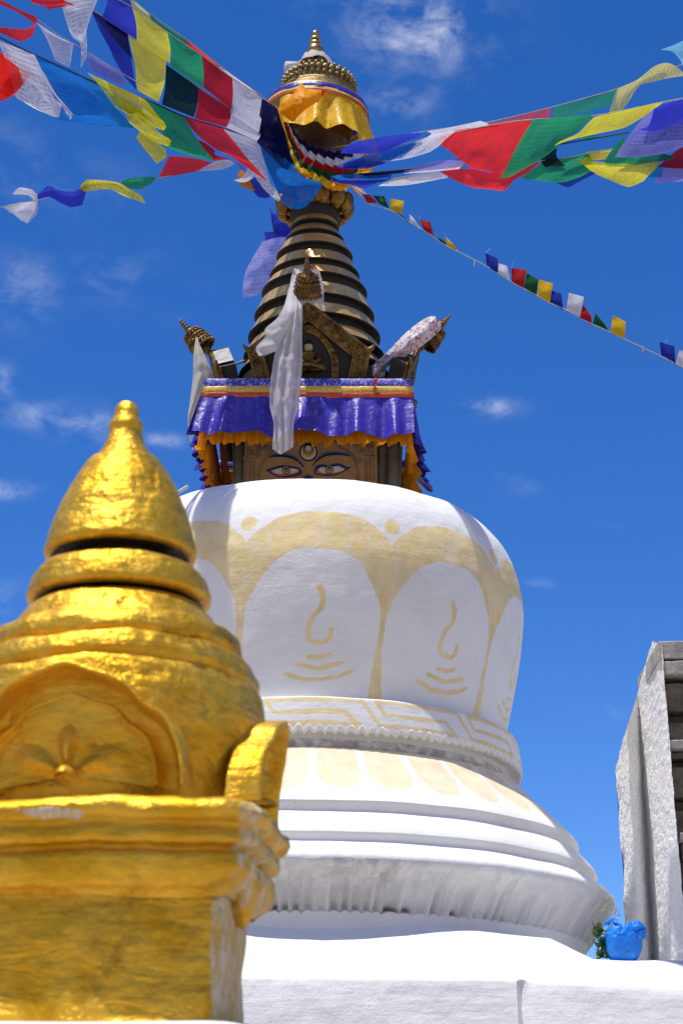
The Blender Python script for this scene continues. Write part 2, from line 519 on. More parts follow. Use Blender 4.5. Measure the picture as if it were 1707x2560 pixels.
class MB:
    """collects pieces of ONE part"""

    def __init__(self):
        self.v, self.f, self.m = [], [], []

    def add(self, verts, faces, mi=0):
        k = len(self.v)
        self.v += [Vector(v) for v in verts]
        self.f += [tuple(i + k for i in f) for f in faces]
        self.m += [mi] * len(faces)

    def tube(self, pts, r, n=8, mi=0, cap=True):
        pts = [Vector(p) for p in pts]
        rad = r if isinstance(r, (list, tuple)) else [r] * len(pts)
        V, Fc = [], []
        ref = None
        for i, p in enumerate(pts):
            t = (pts[min(i + 1, len(pts) - 1)] - pts[max(i - 1, 0)]).normalized()
            if ref is None:
                ref = t.orthogonal().normalized()
            ref = (ref - t * ref.dot(t))
            ref = ref.normalized() if ref.length > 1e-6 else t.orthogonal().normalized()
            b = t.cross(ref)
            for k in range(n):
                a = 2 * math.pi * k / n
                V.append(p + (ref * math.cos(a) + b * math.sin(a)) * rad[i])
        for i in range(len(pts) - 1):
            for k in range(n):
                Fc.append((i * n + k, i * n + (k + 1) % n, (i + 1) * n + (k + 1) % n, (i + 1) * n + k))
        if cap:
            Fc.append(tuple(range(n - 1, -1, -1)))
            Fc.append(tuple((len(pts) - 1) * n + k for k in range(n)))
        self.add(V, Fc, mi)

    def ball(self, c, rx, ry=None, rz=None, n=10, mi=0, rot=None):
        ry = ry or rx
        rz = rz or rx
        V, Fc = [], []
        for i in range(n + 1):
            th = math.pi * i / n
            for k in range(2 * n):
                a = math.pi * k / n
                p = Vector((rx * math.sin(th) * math.cos(a), ry * math.sin(th) * math.sin(a), rz * math.cos(th)))
                if rot:
                    p = rot @ p
                V.append(Vector(c) + p)
        for i in range(n):
            for k in range(2 * n):
                Fc.append((i * 2 * n + k, (i + 1) * 2 * n + k, (i + 1) * 2 * n + (k + 1) % (2 * n), i * 2 * n + (k + 1) % (2 * n)))
        self.add(V, Fc, mi)

    def box(self, c, sx, sy, sz, rot=None, mi=0, jit=0.0):
        V = []
        for x in (-1, 1):
            for y in (-1, 1):
                for z in (-1, 1):
                    p = Vector((x * sx / 2, y * sy / 2, z * sz / 2))
                    if jit:
                        p += Vector((rnd.uniform(-jit, jit), rnd.uniform(-jit, jit), rnd.uniform(-jit, jit)))
                    if rot:
                        p = rot @ p
                    V.append(Vector(c) + p)
        self.add(V, [(0, 1, 3, 2), (4, 6, 7, 5), (0, 4, 5, 1), (2, 3, 7, 6), (0, 2, 6, 4), (1, 5, 7, 3)], mi)

    def plate(self, pts, nrm, th, mi=0):
        """flat prism: outline pts, thickened by th along nrm (front face is at pts + nrm*th)"""
        nrm = Vector(nrm)
        pts = [Vector(p) for p in pts]
        n = len(pts)
        # fan from ear-clipped triangulation
        from mathutils.geometry import tessellate_polygon
        tri = tessellate_polygon([pts])
        V = pts + [p + nrm * th for p in pts]
        Fc = []
        for t in tri:
            a, b, c = t
            nn = (pts[b] - pts[a]).cross(pts[c] - pts[a])
            if nn.dot(nrm) < 0:
                a, c = c, a
            Fc.append((a + n, b + n, c + n))
            Fc.append((c, b, a))
        for i in range(n):
            j = (i + 1) % n
            Fc.append((i, j, j + n, i + n))
        self.add(V, Fc, mi)

    def lathe(self, prof, c, n=48, rot=None, mi=0, zig=None):
        """prof [(r, z)] around a vertical axis at c (z relative to c when rot given)"""
        V, Fc = [], []
        c = Vector(c)
        for i, (r, z) in enumerate(prof):
            for k in range(n):
                a = 2 * math.pi * k / n
                zz = z + (zig(i, k, a) if zig else 0)
                p = Vector((r * math.sin(a), -r * math.cos(a), zz))
                if rot:
                    p = rot @ p
                V.append(c + p)
        for i in range(len(prof) - 1):
            for k in range(n):
                Fc.append((i * n + k, i * n + (k + 1) % n, (i + 1) * n + (k + 1) % n, (i + 1) * n + k))
        self.add(V, Fc, mi)

    def build(self, name, mat, parent=None, smooth=True, origin=None, autosmooth=40, local=False):
        return make(name, self.v, self.f, mat, parent, origin, smooth, None, None, self.m if isinstance(mat, (list, tuple)) else None, autosmooth, local)


def fbm(p, sc, oct=3):
    v, a, tot = 0, 1, 0
    q = Vector(p) * sc
    for _ in range(oct):
        v += a * mnoise.noise(q)
        tot += a
        a *= .5
        q = q * 2.03 + Vector((3.1, 1.7, 5.3))
    return v / tot


def catmull(P, n, closed=False):
    P = np.asarray(P, float)
    if len(P) == 2:
        t = np.linspace(0, 1, n)[:, None]
        return P[0] * (1 - t) + P[1] * t
    Q = np.vstack([2 * P[0] - P[1], P, 2 * P[-1] - P[-2]])
    m = len(P) - 1
    ts = np.linspace(0, m - 1e-9, n)
    out = []
    for t in ts:
        i = int(t)
        f = t - i
        p0, p1, p2, p3 = Q[i:i + 4]
        out.append(.5 * ((2 * p1) + (-p0 + p2) * f + (2 * p0 - 5 * p1 + 4 * p2 - p3) * f * f + (-p0 + 3 * p1 - 3 * p2 + p3) * f ** 3))
    return np.array(out)


def loft(rows, nu=18, nv=18):
    """rows: list of rows of 3D points (same length); returns (nv, nu, 3) grid"""
    rr = np.array([catmull(r, nu) for r in rows])
    return np.stack([catmull(rr[:, j], nv) for j in range(nu)], 1)


def grid_mesh(G):
    nv, nu = G.shape[:2]
    V = G.reshape(-1, 3)
    Fc = [(i * nu + j, i * nu + j + 1, (i + 1) * nu + j + 1, (i + 1) * nu + j) for i in range(nv - 1) for j in range(nu - 1)]
    uv = [(j / (nu - 1), 1 - i / (nv - 1)) for i in range(nv) for j in range(nu)]
    return V, Fc, uv


def sheet(name, reg, rows, dfun, mat, parent=None, bulge=0.0, wave=.012, freq=5.0, nu=20, nv=20, fold=None, label=None, fray=0.0, tilt=0.0):
    """a cloth laid through control rows read off the photograph, each point given its own distance by dfun"""
    P = []
    for i, row in enumerate(rows):
        rw = []
        for j, q in enumerate(row):
            X, Y = px(reg, q[0], q[1])
            dd = dfun(X, Y) if callable(dfun) else dfun
            dd += tilt * i / max(1, len(rows) - 1)
            if len(q) > 2:
                dd += q[2]
            rw.append(at(X, Y, dd))
        P.append(rw)
    G = loft(P, nu, nv)
    sd_ = rnd.uniform(0, 50)
    nv_, nu_ = G.shape[:2]
    for i in range(nv_):
        for j in range(nu_):
            v, u = i / (nv_ - 1), j / (nu_ - 1)
            p = Vector(G[i, j])
            dy = bulge * math.sin(math.pi * u) * math.sin(math.pi * min(1, v * .9 + .1))
            dy += wave * (.35 + v) * mnoise.noise(Vector((p.x * freq + sd_, p.z * freq, sd_)))
            dy += wave * .5 * mnoise.noise(Vector((p.x * freq * 2.7 + sd_, p.z * freq * 2.7, sd_ + 9)))
            if fold:
                dy += fold[0] * math.sin(u * fold[1] * math.pi * 2 + 1.3 * math.sin(3 * v) + sd_) * (.4 + .6 * v)
            ray = (p - cam.location).normalized()
            G[i, j] = p + ray * dy
            if fray and i == nv_ - 1:
                G[i, j][2] += rnd.uniform(-fray, fray)
    V, Fc, uv = grid_mesh(G)
    o = make(name, V, Fc, mat, parent, uvs=uv)
    if label:
        o['label'] = label
    return o


def ringfit(X, Y, x0, D):
    r, z = .3, 0
    for _ in range(25):
        k = r / math.hypot(x0, D)
        p = at(X, Y, D - r * k)
        r = math.hypot(p.x - x0, p.y - D)
        z = p.z
    return r, z


# ================================================================== SETTING: ground
n = 24
V, Fc = [], []
ext = [-3000, -600, -150, -60, -30, -20, -12, -8, -4, 0, 4, 8, 12, 16, 20, 30, 60, 150, 600, 3000]
for y in ext:
    for x in ext:
        V.append((x, y, 0))
k = len(ext)
for i in range(k - 1):
    for j in range(k - 1):
        Fc.append((i * k + j, i * k + j + 1, (i + 1) * k + j + 1, (i + 1) * k + j))
tag(make('ground', V, Fc, M['ground'], origin=(0, 0, 0), smooth=False), 'dusty paved ground around the shrine', None, None, 'structure')

# unseen mountains added for warm reflections, low ahead, higher behind the viewer
HV, HF = [], []
nh, nr = 180, 10
for i in range(nr):
    t = i / (nr - 1)
    for k_ in range(nh):
        a = 2 * math.pi * k_ / nh
        back = .5 - .5 * math.cos(a)                 # 0 straight ahead, 1 behind
        Rr = 500 + 900 * t
        ridge = math.sin(math.pi * t) ** 1.3
        hgt = (45 + 270 * back) * ridge * (.75 + .45 * mnoise.noise(Vector((math.cos(a) * 3, math.sin(a) * 3, t * 2)))) + 18 * mnoise.noise(Vector((math.cos(a) * 14, math.sin(a) * 14, t * 6))) * ridge
        HV.append((Rr * math.sin(a), Rr * math.cos(a), max(-2, hgt) - (1 if i in (0, nr - 1) else 0)))
for i in range(nr - 1):
    for k_ in range(nh):
        HF.append((i * nh + (k_ + 1) % nh, i * nh + k_, (i + 1) * nh + k_, (i + 1) * nh + (k_ + 1) % nh))
tag(make('bounce_hills', HV, HF, M['hillrock'], origin=(0, 0, 0)), 'unseen tan mountain ring added for warm reflections', None, None, 'structure')

# ================================================================== STUPA
D = 12.0
AX = at(772, 1500, D).x
AXIS = Vector((AX, D, 0))
stupa = thing('stupa', 'large white domed stupa with painted eyes and ringed golden spire', 'stupa', (AX, D, 0))


def lathe_np(prof, x0, y0, n, tilt=None):
    P = np.asarray(prof, float)
    a = np.linspace(0, 2 * np.pi, n, endpoint=False)
    r, z = P[:, 0:1], P[:, 1:2]
    return np.stack([x0 + r * np.sin(a), y0 - r * np.cos(a), z + 0 * a], -1)


def lathe_faces(m, n):
    return [(i * n + k, i * n + (k + 1) % n, (i + 1) * n + (k + 1) % n, (i + 1) * n + k) for i in range(m - 1) for k in range(n)]


def seg_dist(px_, py_, poly):
    d = np.full(px_.shape, 1e9)
    for (x0, y0), (x1, y1) in zip(poly[:-1], poly[1:]):
        dx, dy = x1 - x0, y1 - y0
        L = dx * dx + dy * dy + 1e-12
        t = np.clip(((px_ - x0) * dx + (py_ - y0) * dy) / L, 0, 1)
        d = np.minimum(d, np.hypot(px_ - x0 - t * dx, py_ - y0 - t * dy))
    return d


def poly_sd(px_, py_, poly):
    P = list(poly) + [poly[0]]
    d = seg_dist(px_, py_, P)
    ins = np.zeros(px_.shape, bool)
    for (x0, y0), (x1, y1) in zip(P[:-1], P[1:]):
        c = ((y0 > py_) != (y1 > py_)) & (px_ < (x1 - x0) * (py_ - y0) / ((y1 - y0) if abs(y1 - y0) > 1e-9 else 1e-9) + x0)
        ins ^= c
    return np.where(ins, -d, d)


# --- dome (fitted to the photographed outline), with its painted petals
dome_ctl = [(1.236, 4.30), (1.262, 4.45), (1.300, 4.62), (1.350, 4.86), (1.378, 5.06), (1.390, 5.22), (1.378, 5.34), (1.353, 5.46), (1.312, 5.57), (1.245, 5.672), (1.15, 5.762), (1.04, 5.802), (.80, 5.862), (.40, 5.955), (.02, 5.99)]
DP = catmull(dome_ctl, 190)
NA = 720
G = lathe_np(DP, AX, D, NA)
phi = np.linspace(0, 2 * np.pi, NA, endpoint=False)
phi = np.where(phi > np.pi, phi - 2 * np.pi, phi)
sarc = np.concatenate([[0], np.cumsum(np.hypot(*np.diff(DP, axis=0).T))])
# table (phi, s) -> pixel for the front half, used to read the painting off the photograph
fi = np.where(abs(phi) < 1.5)[0]
PX, PY = proj(G[:, fi, 0], G[:, fi, 1], G[:, fi, 2])


def dome_inv(x, y):
    X, Y = px('zd', x, y)
    d = (PX - X) ** 2 + (PY - Y) ** 2
    dn = (G[:, fi, 1] > D)                       # far side
    d = np.where(dn, 1e12, d)
    i, j = np.unravel_index(np.argmin(d), d.shape)
    return phi[fi[j]], sarc[i]


PC = R(1.4)
PER = R(36)
RM = 1.36


sA, sB = dome_inv(612, 720)[1], dome_inv(640, 300)[1]


def twist(s):
    return R(2.3) * np.clip((s - sA) / (sB - sA), -.2, 1.15)      # the painter's petals lean a little


def loc(x, y):
    f, s = dome_inv(x, y)
    return ((f - PC - float(twist(s))) * RM, s)


inner_r = [loc(*p) for p in ((612, 360), (700, 366), (760, 388), (815, 432), (855, 510), (880, 590), (889, 680), (888, 760), (880, 850), (868, 950), (858, 1000))]
cxm = inner_r[0][0]
inner = [tuple(q) for q in catmull([(max(0, x), s) for x, s in inner_r], 70)]
for _ in range(3):
    inner = [inner[0]] + [((a[0] + 2 * b[0] + c[0]) / 4, (a[1] + 2 * b[1] + c[1]) / 4) for a, b, c in zip(inner[:-2], inner[1:-1], inner[2:])] + [inner[-1]]
inner[0] = (0.0, inner[0][1])
sb_ = inner[-1][1]
inner = [(min(x, PER / 2 * RM - .019 - .030 * max(0, 1 - (s - sb_) / .35) ** 2), s) for x, s in inner]
inner_poly = inner + [(inner[-1][0], -.2), (-inner[-1][0], -.2)] + [(-x, s) for x, s in inner[::-1]]
outer_r = [loc(*p) for p in ((650, 205), (740, 210), (820, 240), (880, 285), (925, 332), (948, 354))]
outer = [(max(0, x), s) for x, s in outer_r]
hw = PER / 2 * RM
outer = [(min(x, hw), s) for x, s in outer]
outer = [tuple(q) for q in catmull([(-outer[1][0], outer[1][1])] + outer, 70)]
outer[-1] = (hw, outer[-1][1])
outer = [q for q in outer if q[0] >= 0]
dot = (hw, loc(955, 272)[1])
curl = [loc(*p) for p in ((628, 523), (648, 555), (635, 610), (602, 650), (578, 700), (580, 742), (612, 766), (652, 764), (678, 735), (676, 702))]
curl = [tuple(q) for q in catmull([(c[0] - .0, c[1]) for c in curl], 40)]
bars = [[loc(*p) for p in b] for b in (((580, 820), (630, 826), (676, 815)), ((528, 858), (625, 872), (728, 850)), ((482, 892), (560, 918), (640, 922), (720, 905), (768, 880)))]
pf = (phi[None, :] - PC - twist(sarc)[:, None] + PER / 2) % PER - PER / 2
U = (pf * RM) + 0 * sarc[:, None]
Sg = sarc[:, None] + 0 * pf
si = poly_sd(U, Sg, inner_poly)
oT = np.interp(np.abs(U), [p[0] for p in outer], [p[1] for p in outer])
so_ = (Sg - oT)                                   # below the outer arch: negative
yel = np.maximum(so_, -si)                       # inside outer and outside inner
dd_ = np.hypot(np.abs(U) - dot[0], Sg - dot[1]) - .050
yel = np.minimum(yel, dd_)
yel = np.minimum(yel, seg_dist(U, Sg, curl) - .0165)
for b in bars:
    yel = np.minimum(yel, seg_dist(U, Sg, b) - .0135)
for i in range(G.shape[0]):
    for j in range(0, NA):
        p = G[i, j]
        q = Vector(p)
        k_ = .007 * fbm(q, 1.6, 2) + .004 * fbm(q, 6, 3)
        if DP[i, 0] > .2:
            G[i, j, 0] += math.sin(phi[j]) * k_
            G[i, j, 1] -= math.cos(phi[j]) * k_
            G[i, j, 2] += k_ * (1.5 if DP[i, 1] > 5.6 else .3)
dome = make('dome', G.reshape(-1, 3), lathe_faces(len(DP), NA), M['dome'], stupa, attrs={'paint': yel.ravel()})

# --- band under the dome with a fret pattern and a ragged lower lip
NB = 560
BT, BB = 4.365, 4.165
band_prof = [(1.236, 4.352), (1.285, 4.368), (1.318, 4.366), (1.330, 4.352), (1.340, 4.29), (1.349, 4.22), (1.352, 4.175), (1.338, 4.160), (1.27, 4.165), (1.255, 4.10)]
BPf = np.vstack([catmull(band_prof[2:7], 36), np.array(band_prof[7:])])
BPf = np.vstack([np.array(band_prof[:2]), BPf])
Gb = lathe_np(BPf, AX, D, NB)
phb = np.linspace(0, 2 * np.pi, NB, endpoint=False)
phb = np.where(phb > np.pi, phb - 2 * np.pi, phb)
jag = np.array([(-.017 + rnd.uniform(-.006, .004)) if j % 4 in (0,) else ((.012 + rnd.uniform(-.006, .004)) if j % 4 == 2 else rnd.uniform(-.006, .006)) for j in range(NB)])
for i in range(len(BPf)):
    for j in range(NB):
        if 4.14 < BPf[i, 1] < 4.19 and BPf[i, 0] > 1.3:
            Gb[i, j, 2] += jag[j]
        k_ = .006 * fbm(Vector(Gb[i, j]), 3, 2)
        Gb[i, j, 2] += k_
per = 2 * math.pi / 13
ub = ((phb - R(14.2)) % per) / per
Ub = ub[None, :] * per * 1.34 + 0 * BPf[:, 1:2]
Vb = (BT - BPf[:, 1:2]) / (BT - BB) * .20 + 0 * Ub
W_ = per * 1.34


def fret(pts):
    return [(x * W_, y * .20) for x, y in pts]


pb = np.full(Ub.shape, 1e9)
for st_ in (fret([(0, .07), (.16, .80), (.98, .80)]), fret([(.14, .10), (.99, .10)]), fret([(.14, .10), (.22, .48), (.85, .45), (.95, .80)])):
    for sh in (-W_, 0, W_):
        pb = np.minimum(pb, seg_dist(Ub, Vb, [(x + sh, y) for x, y in st_]) - .0125)
pb[BPf[:, 0] < 1.30] = 1
make('dome_band', Gb.reshape(-1, 3), lathe_faces(len(BPf), NB), M['dome'], stupa, attrs={'paint': pb.ravel()})

# --- lotus base: painted petal slope, mouldings and the fluted overhang
lb = [(1.20, 4.20), (1.262, 4.13), (1.272, 4.085), (1.330, 4.062), (1.345, 4.045), (1.44, 3.945), (1.56, 3.83), (1.645, 3.745), (1.678, 3.705), (1.682, 3.692), (1.668, 3.655), (1.672, 3.638), (1.70, 3.615),
      (1.755, 3.555), (1.782, 3.515), (1.783, 3.500), (1.768, 3.470), (1.775, 3.456), (1.81, 3.432), (1.862, 3.392), (1.884, 3.366), (1.886, 3.340), (1.872, 3.31), (1.835, 3.245), (1.795, 3.185), (1.752, 3.125), (1.728, 3.100), (1.708, 3.085), (1.700, 3.04), (1.712, 2.97), (1.745, 2.88), (1.80, 2.70)]
LP = catmull(lb, 260)
NL = 900
Gl = lathe_np(LP, AX, D, NL)
phl = np.linspace(0, 2 * np.pi, NL, endpoint=False)
pl = np.full((len(LP), NL), 1e9)
per2 = 2 * math.pi / 32
off = R(2.1)
uu = ((phl - off) % per2 - per2 / 2) / per2            # -.5 .. .5, gaps at +-.5
for i, (r_, z_) in enumerate(LP):
    if 3.70 < z_ < 4.095 and r_ > 1.25:
        # half width of petal by height, rounded lower end
        t = (4.06 - z_) / (4.06 - 3.775)
        if z_ > 4.05:
            pl[i] = -.02
        elif t < 1.0:
            h = .41 * (1 + .06 * math.sin(t * 3)) if t < .62 else .41 * math.sqrt(max(0, 1 - ((t - .62) / .38) ** 2))
            pl[i] = (np.abs(uu) - h) * per2 * r_
dirt_shade = np.zeros((len(LP), NL))
pit_dark = np.zeros((len(LP), NL))
fcell = np.cumsum([rnd.choice((.7, .8, .9, 1.0, 1.1, 1.4)) for _ in range(150)])
fcell = fcell / fcell[-1] * 2 * math.pi
fstr = [rnd.uniform(.55, 1.05) for _ in range(150)]
fpit = [rnd.random() ** 2.2 for _ in range(150)]
ci = np.searchsorted(fcell, phl)
ci = np.clip(ci, 0, 149)
lo = np.where(ci > 0, fcell[ci - 1], 0)
fr_ = (phl - lo) / (fcell[ci] - lo + 1e-9)
gro_ = np.sin(np.pi * np.clip(fr_, 0, 1)) ** .6
for i, (r_, z_) in enumerate(LP):
    for j in range(NL):
        p = Vector(Gl[i, j])
        k_ = .008 * fbm(p, 2.5, 2)
        rr_ = 0
        if 3.09 < z_ < 3.345:
            t = (3.345 - z_) / .255
            fr2 = fr_[j]
            gro = math.sin(math.pi * fr2) ** .6                       # hollow flute between thin ridges
            up_ = max(0, min(1, (t - .10) / .45))
            end = 1 if t < .90 else max(0, 1 - ((t - .90) / .10) ** 2)
            amp = .100 * up_ * end * fstr[ci[j]]
            rr_ = -amp * gro - .005 * fbm(p, 9, 3)
            top_d = max(0, 1 - t / .60)
            dirt_shade[i, j] = min(1, (.22 + 1.0 * max(0, fbm(p, 3.5, 2) + .35)) * (.16 + .95 * top_d) + .15 * gro * t)
            dirt_shade[i, j] *= .35 + .65 * max(0, min(1, (.75 - phl[j]) / .5)) if phl[j] < 3.1 else 1  # less grey to the right, partly painting bounced light
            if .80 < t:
                pit_dark[i, j] = min(.9, max(0, fpit[ci[j]] * 1.5 - abs(fr2 - .5) * 2.4)) * max(0, 1 - abs(t - .94) / .09)  # lower flute ends darker, strength varies per flute
        elif 3.33 < z_ < 3.375 and r_ > 1.85:
            dirt_shade[i, j] = .35 * max(0, fbm(p, 5, 2) + .3)
        elif r_ < 1.285 and z_ > 4.07:
            dirt_shade[i, j] = .8  # recess under the band darkened as painted shade
        Gl[i, j, 0] += math.sin(phl[j]) * (k_ + rr_)
        Gl[i, j, 1] -= math.cos(phl[j]) * (k_ + rr_)
        Gl[i, j, 2] += k_ * .6
        if 3.06 < z_ < 3.16:
            win = max(0, 1 - abs(z_ - 3.108) / .05)
            Gl[i, j, 2] += (.55 - gro_[j]) * -.034 * win * -1 * fstr[ci[j]] * -1
make('lotus_base', Gl.reshape(-1, 3), lathe_faces(len(LP), NL), M['lotus'], stupa, attrs={'paint': pl.ravel(), 'dirt_shade': dirt_shade.ravel(), 'pit_dark': pit_dark.ravel()})

# --- plinth: plastered block with a sloping shoulder (height field along the front)
xs = np.linspace(-2.6, 2.6, 420)
brow_px = [(-400, 2310), (615, 2306), (1090, 2320), (1390, 2348), (1500, 2398), (1720, 2402), (2600, 2410)]
edge_px = [(-400, 2430), (615, 2436), (1290, 2442), (1690, 2462), (2600, 2500)]


def interp_px(tab, X):
    return float(np.interp(X, [a for a, _ in tab], [b for _, b in tab]))


rows = []
for x in xs:
    zc = 10.2 * CT + 1.2 * ST
    X = 853.5 + FPX * x / zc
    yb = 10.36 + .12 * max(0, min(1, (X - 1200) / 300))
    ye = 9.97
    jx = .010 * fbm(Vector((x, 3, 1)), 2.2, 3)
    pbw = at(X, interp_px(brow_px, X), yb)
    ped = at(X, interp_px(edge_px, X), ye)
    colm = [(x, 14.2, pbw.z - .02), (x, 12.5, pbw.z), (x, yb + .5, pbw.z + .012)]
    crease = .055 * max(0, 1 - abs(X - 1296) / 16) ** .6 - (.018 if X > 1296 else 0)
    prof = [Vector((x, yb + .12, pbw.z + .012)), Vector((x, yb, pbw.z)), Vector((x, (yb + ye) / 2, (pbw.z + ped.z) / 2 + .035)), Vector((x, ye + .075, ped.z + .040)), Vector((x, ye + .022, ped.z - .004)), Vector((x, ye + crease * .7, ped.z - .050)),
            Vector((x, ye - .030 + crease, ped.z - .25)), Vector((x, ye - .075 + crease, ped.z - .6)), Vector((x, ye - .12, 0))]
    cc = catmull([tuple(p) for p in prof[:8]], 70)
    cc = [Vector(c) + Vector((0, jx + .008 * fbm(Vector((c[0] * 1, c[1], c[2] * 2.5)), 2.6, 3) + .004 * fbm(Vector(c), 9, 2), .006 * fbm(Vector(c) + Vector((7, 0, 0)), 4, 3))) for c in cc]
    rows.append([Vector(c) for c in colm] + cc + [prof[8]])
Gp = np.array([[tuple(p) for p in r] for r in rows])
nv_, nu_ = Gp.shape[:2]
mb = MB()
V, Fc, _ = grid_mesh(Gp)
mb.add(V, Fc)
# side and back walls
for sgn, row in ((-1, Gp[0]), (1, Gp[-1])):
    pts = [Vector(p) for p in row]
    k = len(mb.v)
    bot = [Vector((p.x, p.y, 0)) for p in pts]
    mb.v += pts + bot
    for i in range(len(pts) - 1):
        f = (k + i, k + i + 1, k + len(pts) + i + 1, k + len(pts) + i)
        mb.f.append(f if sgn > 0 else f[::-1])
        mb.m.append(0)
bk = [Vector(Gp[i, 0]) for i in range(nv_)]
k = len(mb.v)
mb.v += bk + [Vector((p.x, p.y, 0)) for p in bk]
for i in range(nv_ - 1):
    mb.f.append((k + i + 1, k + i, k + nv_ + i, k + nv_ + i + 1))
    mb.m.append(0)
mb.build('plinth', M['plinth'], stupa)

# --- harmika: the square tower with the painted face
YF = 11.52                                   # face plane
harm = MB()
zt, zb_ = 6.60, 5.80
xl, xr = at(575, 1107, 11.66).x, at(1012, 1107, 11.66).x
body = [(xl, 11.68), (xr, 11.68), (xr, 12.62), (xl, 12.62)]
for za_, zb2, grow in ((5.75, 6.56, 0),):
    V = [(x + (.045 if x < AX else -.045), y, za_) for x, y in body] + [(x, y, zb2) for x, y in body]
    harm.add(V, [(0, 1, 5, 4), (1, 2, 6, 5), (2, 3, 7, 6), (3, 0, 4, 7), (4, 5, 6, 7)])
# rounded stone pilasters at the sides of the face
for X0, X1 in ((578, 604), (946, 968), (972, 1000)):
    a, b = at((X0 + X1) / 2, 1107, 11.67), at((X0 + X1) / 2 + (18 if X0 < 700 else -10), 1215, 11.67)
    rr_ = (at(X1, 1107, 11.67).x - at(X0, 1107, 11.67).x) / 2
    harm.tube([(a.x, 11.67, 6.56), (a.x * .5 + b.x * .5, 11.67, 6.2), (b.x, 11.67, 5.80)], [rr_, rr_ * .95, rr_ * .85], 12)
harm.box((AX, D - .02, 6.60), 1.26, 1.26, .07)
harmika = harm.build('harmika', M['greystone'], stupa, autosmooth=35)
fp = MB()
p0, p1 = at(612, 1100, YF), at(942, 1100, YF)
fp.box(((p0.x + p1.x) / 2, YF + .08, 6.16), p1.x - p0.x, .16, .80)
for X in (618, 632, 648):
    for sgn in (1,):
        pass
fp.build('face_panel', M['facebronze'], harmika, smooth=False)
RLS = {'zl': MB(), 'zr': MB()}


def relief(reg, pts, r, y=YF, n=6):
    q = [at(*px(reg, x, y_), y - .002) for x, y_ in pts]
    RLS[reg].tube([tuple(c) for c in catmull([tuple(v) for v in q], max(12, 4 * len(q)))], r, n)


relief('zl', [(785, 1300), (790, 1150), (830, 1030), (900, 940), (980, 885), (1060, 868)], .010)
relief('zr', [(552, 1290), (545, 1180), (515, 1060), (440, 960), (330, 910), (290, 850), (220, 820)], .010)
for x in (640, 690, 735):
    relief('zl', [(x, 1010), (x - 3, 1260)], .008)
for x in (640, 690, 738):
    relief('zr', [(x, 1040), (x + 4, 1290)], .008)
relief('zl', [(630, 990), (740, 985)], .011)
relief('zr', [(620, 1010), (745, 1010)], .011)


def spiral(reg, cx, cy, R0, turns, r, sg=1):
    relief(reg, [(cx + sg * R0 * (1 - t / 14) * math.cos(t / 14 * turns * 6.283), cy + R0 * (1 - t / 14) * math.sin(t / 14 * turns * 6.283)) for t in range(14)], r)


for (cx, cy, R0) in ((680, 880, 52), (650, 960, 26), (815, 830, 60), (770, 920, 30), (900, 850, 34)):
    spiral('zl', cx, cy, R0, 1.8, .008)
for (cx, cy, R0) in ((690, 870, 55), (600, 950, 40), (520, 850, 50), (430, 830, 45), (700, 960, 26), (560, 1050, 30)):
    spiral('zr', cx, cy, R0, 1.8, .008, -1)
for rl in RLS.values():
    rl.build('relief_border', M['reliefbronze'], harmika)


def outline(reg, pts, y, n=None):
    q = [at(*px(reg, x, y_), y) for x, y_ in pts]
    if n:
        q = [Vector(c) for c in catmull([tuple(v) for v in q] + [tuple(q[0])], n)[:-1]]
    return q


def circ(reg, cx, cy, r, y, n=28, a0=0, a1=6.2832):
    return [at(*px(reg, cx + r * math.cos(a0 + (a1 - a0) * k / n), cy + r * math.sin(a0 + (a1 - a0) * k / n)), y) for k in range(n)]


NY = (0, -1, 0)


def eye(reg, outer_, sclera, pink, ic, ir, label):
    e = MB()
    e.plate(outline(reg, outer_, YF, 60), NY, .004, 0)
    e.plate(outline(reg, pink, YF, 48), NY, .006, 1)
    e.plate(outline(reg, sclera, YF, 48), NY, .008, 2)
    e.plate(circ(reg, ic[0], ic[1], ir * 1.15, YF), NY, .010, 0)
    e.plate(circ(reg, ic[0], ic[1], ir * .92, YF), NY, .012, 3)
    e.plate(circ(reg, ic[0], ic[1] - ir * .1, ir * .62, YF), NY, .014, 0)
    e.plate(circ(reg, ic[0], ic[1] - ir * .05, ir * .36, YF), NY, .016, 3)
    e.plate(circ(reg, ic[0], ic[1] - ir * .15, ir * .22, YF), NY, .018, 4)
    o = e.build('eye', [M['eyeblue'], M['eyepink'], M['eyewhite'], M['eyeyellow'], M['black']], harmika, smooth=False)
    return o


eye('zr', [(25, 1165), (60, 1110), (130, 1098), (200, 1110), (280, 1086), (360, 1100), (410, 1128), (465, 1133), (410, 1168), (350, 1200), (250, 1233), (150, 1237), (80, 1222), (32, 1212)],
    [(70, 1170), (110, 1136), (200, 1142), (300, 1124), (365, 1148), (385, 1160), (310, 1190), (200, 1203), (110, 1196)],
    [(45, 1190), (90, 1150), (300, 1135), (390, 1158), (330, 1195), (230, 1218), (130, 1218), (60, 1208)], (205, 1163), 44, None)
eye('zl', [(868, 1098), (960, 1066), (1060, 1046), (1150, 1053), (1230, 1070), (1272, 1110), (1265, 1148), (1200, 1168), (1100, 1180), (990, 1168), (915, 1130)],
    [(940, 1110), (1040, 1080), (1150, 1084), (1220, 1095), (1236, 1112), (1160, 1140), (1060, 1146), (980, 1135)],
    [(915, 1108), (1000, 1095), (1200, 1100), (1245, 1125), (1180, 1150), (1080, 1166), (990, 1155)], (1098, 1105), 42, None)


